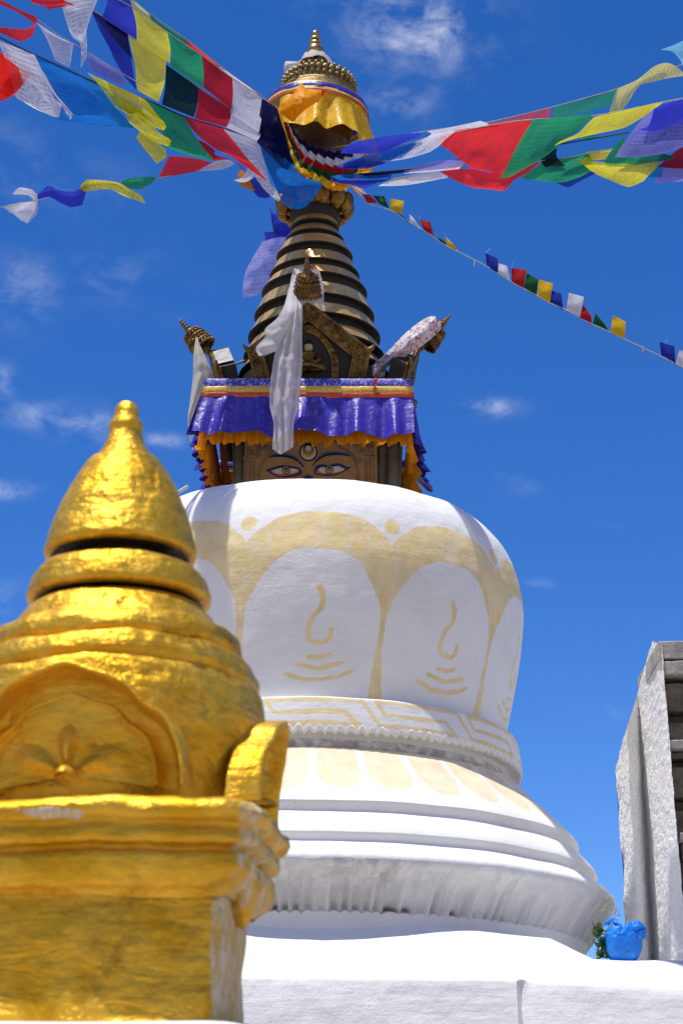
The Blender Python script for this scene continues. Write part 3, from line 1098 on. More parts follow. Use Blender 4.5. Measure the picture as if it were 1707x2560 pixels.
def brow(reg, pts, wid):
    e = MB()
    q = catmull(pts, 24)
    up_, dn = [], []
    for i, (x, y) in enumerate(q):
        t = i / 23
        w = wid * (.25 + .75 * math.sin(math.pi * min(1, t * .8 + .12)))
        up_.append((x, y - w * .5))
        dn.append((x, y + w * .5))
    mid = [((a[0] + b[0]) / 2, (a[1] * .55 + b[1] * .45)) for a, b in zip(up_, dn)]
    e.plate([at(*px(reg, *p), YF) for p in up_ + dn[::-1]], NY, .004, 1)
    e.plate([at(*px(reg, *p), YF) for p in up_ + mid[::-1]], NY, .006, 0)
    e.build('eyebrow', [M['browblue'], M['black']], harmika, smooth=False)


brow('zl', [(875, 952), (980, 934), (1100, 936), (1200, 968), (1265, 1025), (1305, 1068)], 42)
brow('zr', [(455, 992), (350, 972), (250, 968), (150, 985), (60, 1045), (5, 1118)], 42)
um = MB()
for rr_, dx, dy, mi, th in ((101, 0, 0, 0, .004), (85, 0, 0, 1, .006), (70, 0, -14, 2, .008), (56, 0, -28, 0, .010), (48, 0, -26, 2, .011), (42, 0, -34, 0, .012), (34, 0, -34, 1, .014)):
    um.plate(circ('zl', 1348 + dx, 900 + dy, rr_, YF), NY, th, mi)
um.build('forehead_mark', [M['black'], M['eyewhite'], M['eyeyellow']], harmika, smooth=False)
nm = MB()
nm.plate(outline('zl', [(1290, 1175), (1340, 1150), (1400, 1175), (1400, 1230), (1290, 1230)], YF), NY, .004)
nm.build('nose_mark', M['eyeblue'], harmika, smooth=False)

# --- spire of stacked rings
SX = at(786, 750, D).x
ring_px = [(74, 604), (96, 645), (113, 693), (132, 735), (150, 794), (165, 847), (176, 897)]
rings = [ringfit(786 + h_, y_, SX, D) for h_, y_ in ring_px]
rings = [(rings[0][0] - .035, rings[0][1] + .10)] + rings + [(rings[-1][0] + .03, rings[-1][1] - .14)]
prof = []
sp = MB()
zneck = rings[0][1] + .16
dark_prof = [(.17, zneck)]
for i, (r_, z_) in enumerate(rings):
    ztop = (rings[i - 1][1] if i else zneck)
    h_ = (ztop - z_)
    bh = h_ * (.62 if i < 3 else .56)
    slope = .038 + .014 * i / 8
    sp.lathe([(r_ - slope - .03, z_ + bh + .004), (r_ - slope, z_ + bh), (r_ - slope * .52, z_ + bh * .52), (r_, z_)], (SX, D, 0), 72)
    sp.lathe([(r_, z_ - .0005), (r_ - .004, z_ - .007), (r_ - .10, z_ - .003)], (SX, D, 0), 72, None, 1)  # ring undersides coloured black as painted shade
    dark_prof += [(r_ - .085, ztop), (r_ - .080, z_ - .006)]
sp.build('spire', [M['brass'], M['gapblack']], stupa, autosmooth=50)
dk = MB()
zlast = rings[-1][1]
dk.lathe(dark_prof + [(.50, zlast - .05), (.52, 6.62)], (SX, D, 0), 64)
dk.build('spire_core', M['gapblack'], stupa, autosmooth=50)  # black core paints the shade in the gaps between rings

# --- lotus cup of gilded petals
CX = at(787, 500, D).x
zc_ = at(787, 522, D).z
cup = MB()
for k in range(12):
    a = 2 * math.pi * (k + .42) / 12
    cup.ball((CX + .232 * math.sin(a), D - .232 * math.cos(a), zc_ + .01), .062, .050, .082, 12, 0, Matrix.Rotation(a, 3, 'Z') @ Matrix.Rotation(R(14), 3, 'X'))
    a += math.pi / 12
    cup.ball((CX + .195 * math.sin(a), D - .195 * math.cos(a), zc_ + .035), .058, .045, .085, 10, 0, Matrix.Rotation(a, 3, 'Z') @ Matrix.Rotation(R(14), 3, 'X'))
cc_ = MB()
cc_.lathe([(.13, zc_ - .17), (.17, zc_ - .09), (.19, zc_), (.19, zc_ + .10), (.12, zc_ + .14)], (CX, D, 0), 32)
cc_.build('cup_core', M['gapblack'], stupa)  # black between the petals paints their shade
cup.build('lotus_cup', M['cupgold'], stupa, autosmooth=60)

# --- canopy: bowl, roof, crown, finial (leaning a little)
UX = at(793, 250, D).x
rb, zbrim = ringfit(918, 268, UX, D)
tl = Matrix.Rotation(R(4), 3, 'Y')
C0 = Vector((UX, D, zbrim))
cn = MB()
cn.lathe([(.05, -.62), (.14, -.60), (.19, -.50), (.16, -.42)], C0, 40, tl)
cn.lathe([(.0, -.335), (.18, -.33), (.248, -.30), (.258, -.27), (.262, -.20)], C0, 48, tl)
cn.build('canopy_bowl', M['rustbrocade'], stupa)
c2 = MB()
c2.lathe([(.262, -.20), (.268, -.10), (.270, -.02)], C0, 48, tl)
c2.build('canopy_drum', M['darkbrocade'], stupa)
c3 = MB()
c3.lathe([(.26, .105), (.285, .075), (.31, .035), (rb - .005, .008), (rb, -.006), (rb - .01, -.016), (.28, -.02)], C0, 64, tl)
c3.build('canopy_roof', M['brassbright'], stupa)
rc, zc2 = ringfit(884, 240, UX, D)
cr_ = MB()
zc2r = zc2 - zbrim
cr_.lathe([(rc - .03, zc2r - .03), (rc - .005, zc2r - .02), (rc + .008, zc2r), (rc + .002, zc2r + .016), (rc - .014, zc2r + .024), (rc - .010, zc2r + .036), (rc - .018, zc2r + .04), (rc - .018, zc2r + .125), (rc - .05, zc2r + .13), (.05, zc2r + .17)], C0, 64, tl)
for row, (zz, nn, rr_) in enumerate(((.060, 36, .017), (.098, 34, .024))):
    for k in range(nn):
        a = 2 * math.pi * k / nn
        p = C0 + tl @ Vector(((rc - .014) * math.sin(a), -(rc - .014) * math.cos(a), zc2r + zz))
        q = C0 + tl @ Vector(((rc + .004) * math.sin(a), -(rc + .004) * math.cos(a), zc2r + zz - .002))
        cr_.ball(p, rr_, rr_ * .8, rr_ * 1.1, 6)
        cr_.ball(q, rr_ * .5, rr_ * .5, rr_ * .55, 5)
for k in range(34):
    a = 2 * math.pi * (k + .5) / 34
    cr_.ball(C0 + tl @ Vector(((rc - .016) * math.sin(a), -(rc - .016) * math.cos(a), zc2r + .130)), .013, None, .018, 5)
cr_.build('crown', M['crownbrass'], stupa, autosmooth=60)
FX = at(788, 120, D).x


def zfin(y2):
    return at(788, px('z2', 0, y2)[1], D).z


def rpx(w):
    return w * (400 / 1568) / FPX * 13.9


fn = MB()
fp_ = [(rpx(150), zfin(430)), (rpx(82), zfin(345)), (rpx(70), zfin(335)), (rpx(83), zfin(310)), (rpx(76), zfin(280)), (rpx(60), zfin(258)), (rpx(42), zfin(250)), (rpx(58), zfin(240)), (rpx(48), zfin(215)), (rpx(36), zfin(206)), (rpx(55), zfin(198)), (rpx(50), zfin(178)), (rpx(34), zfin(168)), (rpx(30), zfin(162)),
       (rpx(38), zfin(150)), (rpx(36), zfin(130)), (rpx(20), zfin(108)), (.001, zfin(100))]
fn.lathe([tuple(c) for c in catmull(fp_, 60)], (FX, D, 0), 32)
fn.build('finial', M['brassbright'], stupa)

# --- four gables with a seated figure, each topped by a small parasol ornament
gx = SX
YB, YA = -.575, -.70                          # base / apex distance from the axis (front gable)


def gp(X, Y, out):
    """point of the front gable (local to the axis): pixel X,Y, leaning outwards with height"""
    d = D + YB
    for _ in range(6):
        p = at(X, Y, d)
        t = (p.z - 6.63) / (7.13 - 6.63)
        d = D + YB + (YA - YB) * t - out
    p = at(X, Y, d)
    return Vector((p.x - gx, p.y - D, p.z))


lean = (Vector((0, YA - YB, .50))).normalized()
gn = Vector((0, -lean.z, lean.y)).normalized()         # outward normal of the leaning plate
pts = [gp(*px('z4', x, y), 0) for x, y in ((442, 1030), (395, 870), (735, 592), (1090, 870), (1058, 1025))]
gb = MB()
gb.plate([p - gn * .12 for p in pts], gn, .10)
gable = gb.build('gable', M['gapblack'], None, smooth=False, origin=(0, 0, 0))
gable.parent = stupa
gable.location = (gx - AX, 0, 0)


def sub(mbx, name, mat, **kw):
    o = make(name, mbx.v, mbx.f, mat, None, (0, 0, 0), kw.get('smooth', True), None, None, mbx.m if isinstance(mat, (list, tuple)) else None, kw.get('autosmooth', 40))
    o.parent = gable
    return o


frm = MB()
inn = [gp(*px('z4', x, y), 0) for x, y in ((520, 1030), (480, 905), (738, 690), (1000, 905), (975, 1025))]
for i in range(4):
    a, b, c_, d_ = pts[i], pts[i + 1], inn[i + 1], inn[i]
    frm.plate([a - gn * .04, b - gn * .04, c_ - gn * .04, d_ - gn * .04], gn, .055)
    for t in (.12, .3, .48, .66, .84):
        c0 = (a * (1 - t) + b * t) * .55 + (d_ * (1 - t) + c_ * t) * .45
        # scroll relief
        u_ = (b - a).normalized()
        w_ = gn.cross(u_)
        L = [c0 + gn * .018 + (u_ * math.cos(s_ * 1.1) + w_ * math.sin(s_ * 1.1)) * .030 * (1 - s_ / 13) for s_ in range(11)]
        frm.tube(L, .008, 5)
        frm.ball(c0 + gn * .016, .012, None, None, 5)
    frm.tube([a + gn * .012, b + gn * .012], .012, 6)
    frm.tube([d_ + gn * .012, c_ + gn * .012], .010, 6)
for s_ in (-1, 1):
    tip = pts[1] if s_ < 0 else pts[3]
    frm.tube([tip + Vector((s_ * t * .035, -.01, .02 * t + .02 * t * t)) for t in (-.6, 0, .6, 1.0)], [.022, .02, .014, .006], 6)
sub(frm, 'gable_frame', M['brassdark'])
arch = MB()
ar_o = catmull([gp(*px('z4', x, y), 0) for x, y in ((560, 1030), (570, 900), (640, 790), (738, 720), (836, 790), (905, 900), (915, 1025))], 40)
ar_i = catmull([gp(*px('z4', x, y), 0) for x, y in ((600, 1030), (608, 910), (660, 815), (738, 765), (816, 815), (868, 910), (876, 1025))], 40)
Vv, Ff = [], []
for a, b in zip(ar_o, ar_i):
    a, b = Vector(a), Vector(b)
    Vv += [a - gn * .04, a - gn * .005, b - gn * .002, b - gn * .05]
for i in range(39):
    for k in range(3):
        Ff.append((i * 4 + k, i * 4 + k + 1, (i + 1) * 4 + k + 1, (i + 1) * 4 + k))
arch.add(Vv, Ff)
for i in range(1, 39, 2):
    arch.ball((Vector(ar_o[i]) + Vector(ar_i[i])) / 2 - gn * .001, .011, None, None, 5)
sub(arch, 'arch', M['brassdark'])
topw = MB()
for a, b in ((pts[1], pts[2]), (pts[2], pts[3])):
    u_ = (b - a)
    nrm_up = gn.cross(u_).normalized()
    if nrm_up.z < 0:
        nrm_up = -nrm_up
    q = []
    for t in np.linspace(.42 if a is pts[1] else .18, .86 if a is pts[1] else .92, 14):
        for w_ in (-.005, -.115):
            q.append(a + u_ * t + gn * w_ + nrm_up * (.012 + .006 * rnd.random()))
    topw.add(q, [(2 * i, 2 * i + 1, 2 * i + 3, 2 * i + 2) for i in range(13)])
sub(topw, 'coping', M['snow'])
# seated figure: one continuous skin
fig = MB()
hc = gp(*px('z4', 741, 852), -.03)
sc_ = .5 * (FPX / 13.0) ** 0
head_r = .030
zb0 = hc.z - .165
bodyp = [(.0, zb0), (.075, zb0), (.085, zb0 + .018), (.062, zb0 + .035), (.040, zb0 + .055), (.044, zb0 + .085), (.060, zb0 + .110), (.045, zb0 + .124), (.016, zb0 + .130), (.014, zb0 + .140), (.026, zb0 + .148), (.031, zb0 + .163), (.029, zb0 + .180), (.022, zb0 + .190)]
fig.lathe([tuple(c) for c in catmull(bodyp, 44)], (hc.x, hc.y, 0), 22)
for s_ in (-1, 1):
    fig.tube([(hc.x + s_ * .052, hc.y, zb0 + .112), (hc.x + s_ * .072, hc.y - .012, zb0 + .075), (hc.x + s_ * .040, hc.y - .045, zb0 + .045), (hc.x + s_ * .010, hc.y - .055, zb0 + .045)], [.017, .015, .012, .009], 8)
    fig.tube([(hc.x + s_ * .02, hc.y - .01, zb0 + .015), (hc.x + s_ * .095, hc.y - .035, zb0 + .015), (hc.x + s_ * .03, hc.y - .075, zb0 + .014), (hc.x - s_ * .03, hc.y - .07, zb0 + .016)], [.026, .024, .018, .012], 8)
sub(fig, 'seated_figure', M['brassdark'])
hd = MB()
hd.ball((hc.x, hc.y - .010, zb0 + .164), .0285, .026, .033, 10)
hd.ball((hc.x, hc.y - .036, zb0 + .160), .005, .006, .008, 6)
sub(hd, 'figure_face', M['ivory'])
hr = MB()
hr.lathe([(.034, zb0 + .178), (.034, zb0 + .192), (.024, zb0 + .212), (.011, zb0 + .222), (.012, zb0 + .235), (.0, zb0 + .245)], (hc.x, hc.y, 0), 18)
sub(hr, 'figure_hair', M['black'])
# parasol ornament
apex = pts[2] + Vector((0, -.03, 0))
ptilt = Matrix.Rotation(R(40), 3, 'X')
po = MB()
po.tube([apex - Vector((0, -.05, .05)), apex + ptilt @ Vector((0, 0, .09))], .026, 10)
B0 = apex + ptilt @ Vector((0, 0, .055))


def zg(i, k, a):
    return -.012 * (k % 2) if i in (0,) else 0


po.lathe([(.088, -.012), (.084, .012), (.078, .030), (.076, .034), (.074, .060)], B0, 40, ptilt, 0, zg)
po.lathe([(.074, .006), (.080, .060), (.084, .066), (.080, .074), (.066, .078), (.064, .110), (.050, .114), (.036, .128), (.022, .150), (.012, .160)], B0, 40, ptilt)
for row, (zz, nn, rr_, rad) in enumerate(((.012, 20, .012, .082), (.038, 20, .010, .080), (.092, 16, .012, .066), (.112, 16, .011, .062))):
    for k in range(nn):
        a = 2 * math.pi * (k + .5 * row) / nn
        po.ball(B0 + ptilt @ Vector((rad * math.sin(a), -rad * math.cos(a), zz)), rr_, None, None, 5)
for k in range(20):
    a = 2 * math.pi * k / 20
    po.ball(B0 + ptilt @ Vector((.086 * math.sin(a), -.086 * math.cos(a), -.022)), .011, .011, .014, 5)
fz = [(.036, .128), (.026, .145), (.020, .155), (.026, .166), (.018, .178), (.022, .188), (.014, .200), (.017, .210), (.010, .222), (.012, .232), (.004, .248), (.0005, .252)]
po.lathe([tuple(c) for c in catmull(fz, 40)], B0, 20, ptilt)
sub(po, 'parasol', M['brassdark'])
for q in range(1, 4):
    c = gable.copy()
    COL.objects.link(c)
    c.parent = stupa
    c.location = gable.location
    c.rotation_euler = (0, 0, q * math.pi / 2)
    for ch in list(gable.children):
        if q == 2 and ch.name.startswith(('seated', 'figure')):
            continue
        g2 = ch.copy()
        COL.objects.link(g2)
        g2.parent = c
# iron tie bar from the side gable to the spire
tb = MB()
tb.tube([at(*px('z4', 296, 955), 11.95), at(*px('z4', 392, 920), 11.95)], .010, 8)
tb.build('tie_bar', M['iron'], stupa)

# ================================================================== CLOTH ON THE STUPA
ZT = at(770, 947, 11.30).z


def pleat_sheet(name, P0, P1, B0_, B1_, mat, parent, nf=14, amp=.03, nu=150, nv=16, seed=0, sag=0.0, zig=0, fine=0.0):
    """cloth hung from the line P0-P1 to the line B0-B1 with irregular pleats along the outward normal"""
    P0, P1, B0_, B1_ = map(Vector, (P0, P1, B0_, B1_))
    t = (P1 - P0).normalized()
    nrm = t.cross(Vector((0, 0, 1))).normalized()
    Gq = np.zeros((nv, nu, 3))
    rr = random.Random(seed)
    ph = [rr.uniform(0, 6.28) for _ in range(6)]
    for i in range(nv):
        v = i / (nv - 1)
        for j in range(nu):
            u = j / (nu - 1)
            a = P0 * (1 - u) + P1 * u
            b = B0_ * (1 - u) + B1_ * u
            p = a * (1 - v) + b * v
            w = math.sin(u * nf * 6.283 + ph[0] + 1.2 * math.sin(u * 9 + ph[1])) + .55 * math.sin(u * nf * 2.3 * 6.283 + ph[2]) + .6 * math.sin(u * nf * .45 * 6.283 + ph[3])
            p = p + nrm * amp * w * (.10 + .9 * v)
            p.z -= sag * math.sin(u * nf * .8 * 6.283 + ph[4]) * v
            if zig and i == nv - 1:
                p.z += ((u * zig) % 1.0 - .5) * .035
            Gq[i, j] = p
    V, Fc, uv = grid_mesh(Gq)
    return make(name, V, Fc, mat, parent, uvs=uv)


TLc = at(511, 947, 11.30)
TRc = at(1027, 947, 11.30)
val = thing('valance', 'pleated blue brocade valance with orange frill around the tower', 'valance', (AX, D, ZT - .5))
bk_y = 12.72
xo = .012


def strip_box(name, z0, z1, grow, mat, dips=0.0, seed=0):
    """a ribbon wrapped round the four sides"""
    xl_, xr_, yf_, yb_ = TLc.x - grow, TRc.x + grow, 11.30 - grow, bk_y + grow
    cor = [(xl_, yb_), (xl_, yf_), (xr_, yf_), (xr_, yb_), (xl_, yb_)]
    rowsA, rowsB = [], []
    for (xa, ya), (xb, yb2) in zip(cor[:-1], cor[1:]):
        for k in range(40):
            t = k / 40
            x_, y_ = xa + (xb - xa) * t, ya + (yb2 - ya) * t
            dz = dips * (mnoise.noise(Vector((x_ * 2.2 + seed, y_ * 2.2, seed))) + .4 * mnoise.noise(Vector((x_ * 7 + seed, y_ * 7, seed))))
            rowsA.append((x_, y_, z0 + dz))
            rowsB.append((x_ + (.006 * math.sin(k * 2.1)), y_ - .008, z1 + dz * 1.5))
    rowsA.append(rowsA[0])
    rowsB.append(rowsB[0])
    mid = [((a[0] + b[0]) / 2, (a[1] + b[1]) / 2 - .012, (a[2] + b[2]) / 2) for a, b in zip(rowsA, rowsB)]
    Gq = np.array([rowsA, mid, rowsB])
    V, Fc, uv = grid_mesh(Gq)
    return make(name, V, Fc, mat, val, uvs=uv)


def zat(Y, y=11.28):
    return at(770, Y, y).z


strip_box('top_band', ZT, zat(966), .004, M['brocadetop'])
strip_box('gold_band', zat(963), zat(982), .012, M['gildtrim'], .012, 3)
strip_box('red_band', zat(979), zat(995), .016, M['redtrim'], .014, 8)
zb1 = at(770, 1086, 11.22).z
bl0, bl1 = at(480, 1066, 11.20), at(1030, 1090, 11.20)
pleat_sheet('blue_skirt', (TLc.x - .015, 11.282, zat(984)), (TRc.x + .012, 11.282, zat(990)), (bl0.x, 11.18, zb1 + .0), (bl1.x + .015, 11.20, zb1 - .01), M['brocadeblue'], val, 5, .026, 240, 24, 5, .014)
fb0, fb1 = at(494, 1100, 11.25), at(1033, 1104, 11.25)
pleat_sheet('orange_frill', (TLc.x - .02, 11.30, zat(1060)), (TRc.x, 11.30, zat(1064)), (fb0.x, 11.235, at(770, 1108, 11.235).z), (fb1.x, 11.235, at(770, 1110, 11.235).z), M['orangefrill'], val, 15, .016, 240, 10, 9, .008, 17)
# right side: skirt runs back to the rear corner and flares outwards
pleat_sheet('blue_skirt', (TRc.x + .012, 11.285, zat(985)), (TRc.x + .015, bk_y, zat(985)), (bl1.x + .03, 11.22, zb1 - .01), (at(1078, 1236, bk_y).x, bk_y, at(1078, 1236, bk_y).z), M['brocadeblue'], val, 7, .018, 120, 16, 21, .012)
pleat_sheet('orange_frill', (TRc.x - .02, 11.30, zat(1050)), (TRc.x - .02, bk_y, zat(1050)), (TRc.x - .005, 11.26, zb1 - .09), (at(1052, 1236, bk_y - .1).x, bk_y - .05, zb1 + .02), M['orangefrill'], val, 9, .022, 120, 8, 31, .02, 11)
# left side: outer skirt, frill and brown lining seen from inside
lb0 = at(524, 1240, bk_y)
pleat_sheet('blue_skirt', (TLc.x - .015, bk_y, zat(985)), (TLc.x - .015, 11.285, zat(985)), (lb0.x - .03, bk_y, lb0.z), (bl0.x, 11.19, zb1), M['brocadeblue'], val, 7, .020, 120, 16, 41, .015)
pleat_sheet('orange_frill', (TLc.x + .02, bk_y, zat(1060)), (TLc.x + .01, 11.30, zat(1060)), (lb0.x + .05, bk_y, lb0.z - .06), (fb0.x, 11.25, zb1 - .06), M['orangefrill'], val, 9, .025, 120, 8, 51, .02, 12)
pleat_sheet('lining', (TLc.x + .07, bk_y - .02, zat(1000)), (TLc.x + .07, 11.42, zat(1000)), (xl - .01, bk_y - .02, 5.95), (xl - .03, 11.66, zb1 - .10), M['lining'], val, 8, .02, 100, 10, 61, .01)
pleat_sheet('lining', (TLc.x + .035, bk_y - .02, zat(1000)), (TLc.x + .035, 11.36, zat(1000)), (TLc.x + .06, bk_y - .02, 5.9), (TLc.x + .05, 11.45, zb1 - .16), M['lining'], val, 10, .012, 120, 10, 81, .01)
for x0b, x1b in ((TLc.x - .05, xl + .05), (xr - .05, TRc.x - .01)):
    pleat_sheet('lining', (x0b, bk_y - .03, zat(985)), (x1b, bk_y - .03, zat(985)), (x0b, bk_y - .03, 5.85), (x1b, bk_y - .03, 5.85), M['lining'], val, 2, .01, 30, 8, 71)
kn = MB()
kp = [at(*px('zr', x, y), 11.262) for x, y in ((742, 85), (748, 150), (735, 200), (765, 248))]
kn.tube(kp, [.010, .006, .008, .004], 6)
kn.ball(at(*px('zr', 752, 95), 11.255), .014, None, None, 6)
kn.build('red_tie', M['redtrim'], val)

# canopy valance under the crown
cv = thing('canopy_valance', 'yellow silk frill with blue and red bands around the top canopy', 'valance', (UX, D, zbrim - .3))


def wrap(name, prof_, mat, amp=0.0, nf=18, n=220, zig=0.0, a0=0.0, a1=6.2832, seed=1, m_up=10):
    rr = random.Random(seed)
    ph = rr.uniform(0, 6)
    P = catmull(prof_, m_up)
    Gq = np.zeros((m_up, n, 3))
    for i in range(m_up):
        v = i / (m_up - 1)
        for j in range(n):
            a = a0 + (a1 - a0) * j / (n - 1)
            w = math.sin(a * nf + ph + 1.5 * math.sin(a * 3)) + .5 * math.sin(a * nf * 2.1)
            r_ = P[i][0] + amp * v * w
            z_ = P[i][1] - zig * v * math.sin(a * nf * .7 + ph)
            p = C0 + tl @ Vector((r_ * math.sin(a), -r_ * math.cos(a), z_))
            Gq[i, j] = p
    V, Fc, uv = grid_mesh(Gq)
    return make(name, V, Fc, mat, cv, uvs=uv)


wrap('blue_band', [(rb + .004, -.012), (rb + .012, -.03), (rb + .014, -.055)], M['brocadeblue'], .004, 9)
wrap('gold_band', [(rb + .014, -.050), (rb + .020, -.075)], M['gildtrim'], 0)
wrap('red_band', [(rb + .017, -.072), (rb + .022, -.095)], M['redtrim'], 0)
wrap('yellow_frill', [(rb + .012, -.085), (rb + .03, -.20), (rb + .095, -.40)], M['yellowbrocade'], .034, 9, 260, .014, R(-42), R(118), 4, 16)
ok = sheet('orange_cloth', 'z2', [[(578, 666, 0), (601, 610, -.03), (659, 678, -.03), (798, 689, 0)], [(485, 756, 0), (566, 711, -.08), (671, 756, -.10), (793, 734, 0)], [(410, 806, 0), (555, 801, -.10), (648, 823, -.08), (781, 784, 0)], [(392, 902, 0), (508, 890, -.06), (601, 879, -.05), (764, 801, 0)], [(508, 997, 0), (537, 991, 0), (566, 946, 0), (648, 868, 0)]],
           11.50, M['orangesilk'], None, 0, .03, 14, 26, 26)
tag(ok, 'bunched orange cloth tied below the brass crown', 'cloth')
rk = sheet('red_cloth', 'z2', [[(765, 700), (835, 680)], [(740, 770), (820, 730)], [(720, 800), (760, 790)]], 11.56, M['flag_red'], None, 0, .01, 12, 10, 10)
tag(rk, 'small red cloth beside the bunched orange cloth', 'cloth')

# striped banner garland under the canopy
gar = thing('banner_garland', 'garland of striped red green and yellow banners hung below the canopy', 'garland', at(800, 470, 11.6))
topc = catmull([(470, 900), (500, 1010), (560, 1130), (680, 1220), (800, 1270), (930, 1290), (1060, 1270), (1180, 1240)], 40)
botc = catmull([(350, 850), (400, 1010), (470, 1230), (560, 1480), (700, 1560), (860, 1640), (1040, 1650), (1260, 1470)], 40)


def gd(t):
    return 11.88 - .21 * math.sin(math.pi * min(1, max(0, t * .95 + .05)))


for bi, (v0, v1, mt) in enumerate(((0, .22, 'flag_navy'), (.20, .42, 'small_white'), (.40, .62, 'small_red'), (.60, .80, 'small_green'), (.78, 1.0, 'yellowbrocade'))):
    Gq = []
    NUq = 160
    ncol = 11
    for vi in range(6):
        v = v0 + (v1 - v0) * vi / 5
        row = []
        for j in range(NUq):
            t = j / (NUq - 1)
            a = np.array([np.interp(t * 39, range(40), topc[:, k]) for k in (0, 1)])
            b = np.array([np.interp(t * 39, range(40), botc[:, k]) for k in (0, 1)])
            cell = (t * ncol) % 1.0
            vv = v + (cell - .5) * .10
            q = a * (1 - vv) + b * vv
            X, Y = px('z2', q[0], q[1])
            d = gd(t) - .05 * bi / 4 * 1 - .035 * cell - .012 * math.sin(t * ncol * 6.28 + bi)
            row.append(tuple(at(X, Y, d)))
        Gq.append(row)
    V, Fc, uv = grid_mesh(np.array(Gq))
    make(('navy_band', 'white_band', 'red_band', 'green_band', 'yellow_band')[bi], V, Fc, M[mt], gar, uvs=uv)

cb = thing('knotted_cloth', 'bundle of orange and white cloth ends knotted beneath the canopy', 'cloth', at(880, 440, 11.6))
for nm_, mt_, rws, dd_2 in (('orange_end', 'orangesilk', [[(1160, 1440), (1215, 1430, -.03), (1268, 1432)], [(1155, 1470), (1210, 1470, -.05), (1278, 1470)], [(1150, 1500), (1215, 1498), (1272, 1500)]], 11.62),
                            ('orange_end', 'orangesilk', [[(1090, 1630), (1130, 1640, -.03), (1160, 1650)], [(1120, 1660), (1150, 1660, -.04), (1180, 1670)], [(1160, 1700), (1172, 1695), (1182, 1690)]], 11.60),
                            ('orange_end', 'orangesilk', [[(860, 1590), (960, 1600, -.04), (1070, 1600)], [(870, 1640), (930, 1630, -.06), (1060, 1640)], [(900, 1670), (920, 1672), (1040, 1668)]], 11.58),
                            ('white_end', 'silkwhite', [[(1090, 1600), (1140, 1612, -.03), (1190, 1650)], [(1130, 1640), (1180, 1650, -.04), (1225, 1690)], [(1190, 1690), (1220, 1705), (1255, 1715)]], 11.56),
                            ('yellow_end', 'yellowbrocade', [[(345, 840), (370, 860, -.02), (400, 880)], [(370, 980), (395, 985, -.04), (430, 1000)], [(430, 1100), (450, 1120, -.02), (470, 1150)], [(470, 1230), (490, 1240), (510, 1250)]], 11.52),
                            ('orange_end', 'orangesilk', [[(530, 1440), (600, 1450, -.03), (660, 1470)], [(560, 1500), (620, 1510, -.05), (690, 1520)], [(640, 1550), (670, 1556), (700, 1540)]], 11.5)):
    sheet(nm_, 'z2', rws, dd_2, M[mt_], cb, 0, .025, 16, 14, 16)
# scarves
sc = thing('scarf', 'long white silk scarf knotted under the front parasol ornament', 'scarf', at(745, 1130, 11.0), 'white ceremonial scarves')
sheet('hanging_end', 'f', [[(735, 672, .33), (752, 668, .33), (768, 670, .33), (778, 672, .33)], [(727, 700, .24), (736, 708, .22), (742, 716, .20), (748, 742, .16)], [(716, 770), (730, 775, -.05), (742, 770, -.05), (756, 770)], [(698, 840), (716, 845, -.04), (738, 842, -.06), (755, 840)], [(684, 900), (705, 905, -.05), (735, 905, -.05), (756, 900)], [(676, 960), (700, 962, -.04), (728, 962, -.06), (752, 958)], [(674, 1010), (696, 1015, -.04), (722, 1012, -.05), (746, 1020)], [(684, 1062), (700, 1066, -.03), (718, 1064, -.05), (735, 1056)], [(681, 1122), (700, 1135, -.02), (715, 1128, -.03), (733, 1118)]],
      lambda X, Y: 11.12, M['silkwhite'], sc, 0, .025, 9, 26, 70, fold=(.022, 3.2))
sheet('side_end', 'z4', [[(710, 400, .34), (715, 395, .34), (720, 400, .34)], [(640, 480, .2), (668, 500, .2), (690, 570, .12)], [(600, 610), (645, 620, -.04), (695, 660)], [(560, 680), (610, 720, -.05), (660, 740)], [(492, 742), (550, 770, -.04), (610, 800)], [(490, 790), (530, 830, -.04), (575, 850)], [(438, 850), (490, 860, -.02), (560, 868)], [(455, 900), (500, 892), (548, 873)]], 11.10, M['silkwhite'], sc, 0, .03, 8, 18, 40)
sheet('loose_end', 'z4', [[(745, 398), (770, 402), (803, 405)], [(790, 470), (805, 470), (825, 490)], [(795, 540), (812, 560), (830, 580)], [(770, 560), (800, 605), (834, 645)]], 11.30, M['silkwhite'], sc, 0, .015, 9, 12, 24)
kn = MB()
kn.tube([tuple(at(*px('z4', 733, 515), 11.27)), tuple(at(*px('z4', 736, 545), 11.25)), tuple(at(*px('z4', 738, 585), 11.24))], [.040, .046, .055], 14)
kn.build('knot', M['silkwhite'], sc)
lsc = sheet('scarf', 'z5', [[(92, 190), (105, 200), (115, 240)], [(78, 300), (120, 300, -.05), (160, 330)], [(75, 420), (130, 420, -.06), (190, 435)], [(58, 560), (90, 560, -.06), (135, 540)], [(46, 670), (60, 670, -.04), (90, 680)], [(60, 800), (80, 790, -.04), (118, 760)], [(82, 850), (110, 850, -.04), (145, 830)], [(140, 892), (146, 885), (152, 872)]], 11.85, M['silkcream'], None, 0, .03, 6, 18, 50, fold=(.02, 1.6))
tag(lsc, 'cream silk scarf hanging outside the pleated valance from the side ornament', 'scarf', 'white ceremonial scarves')
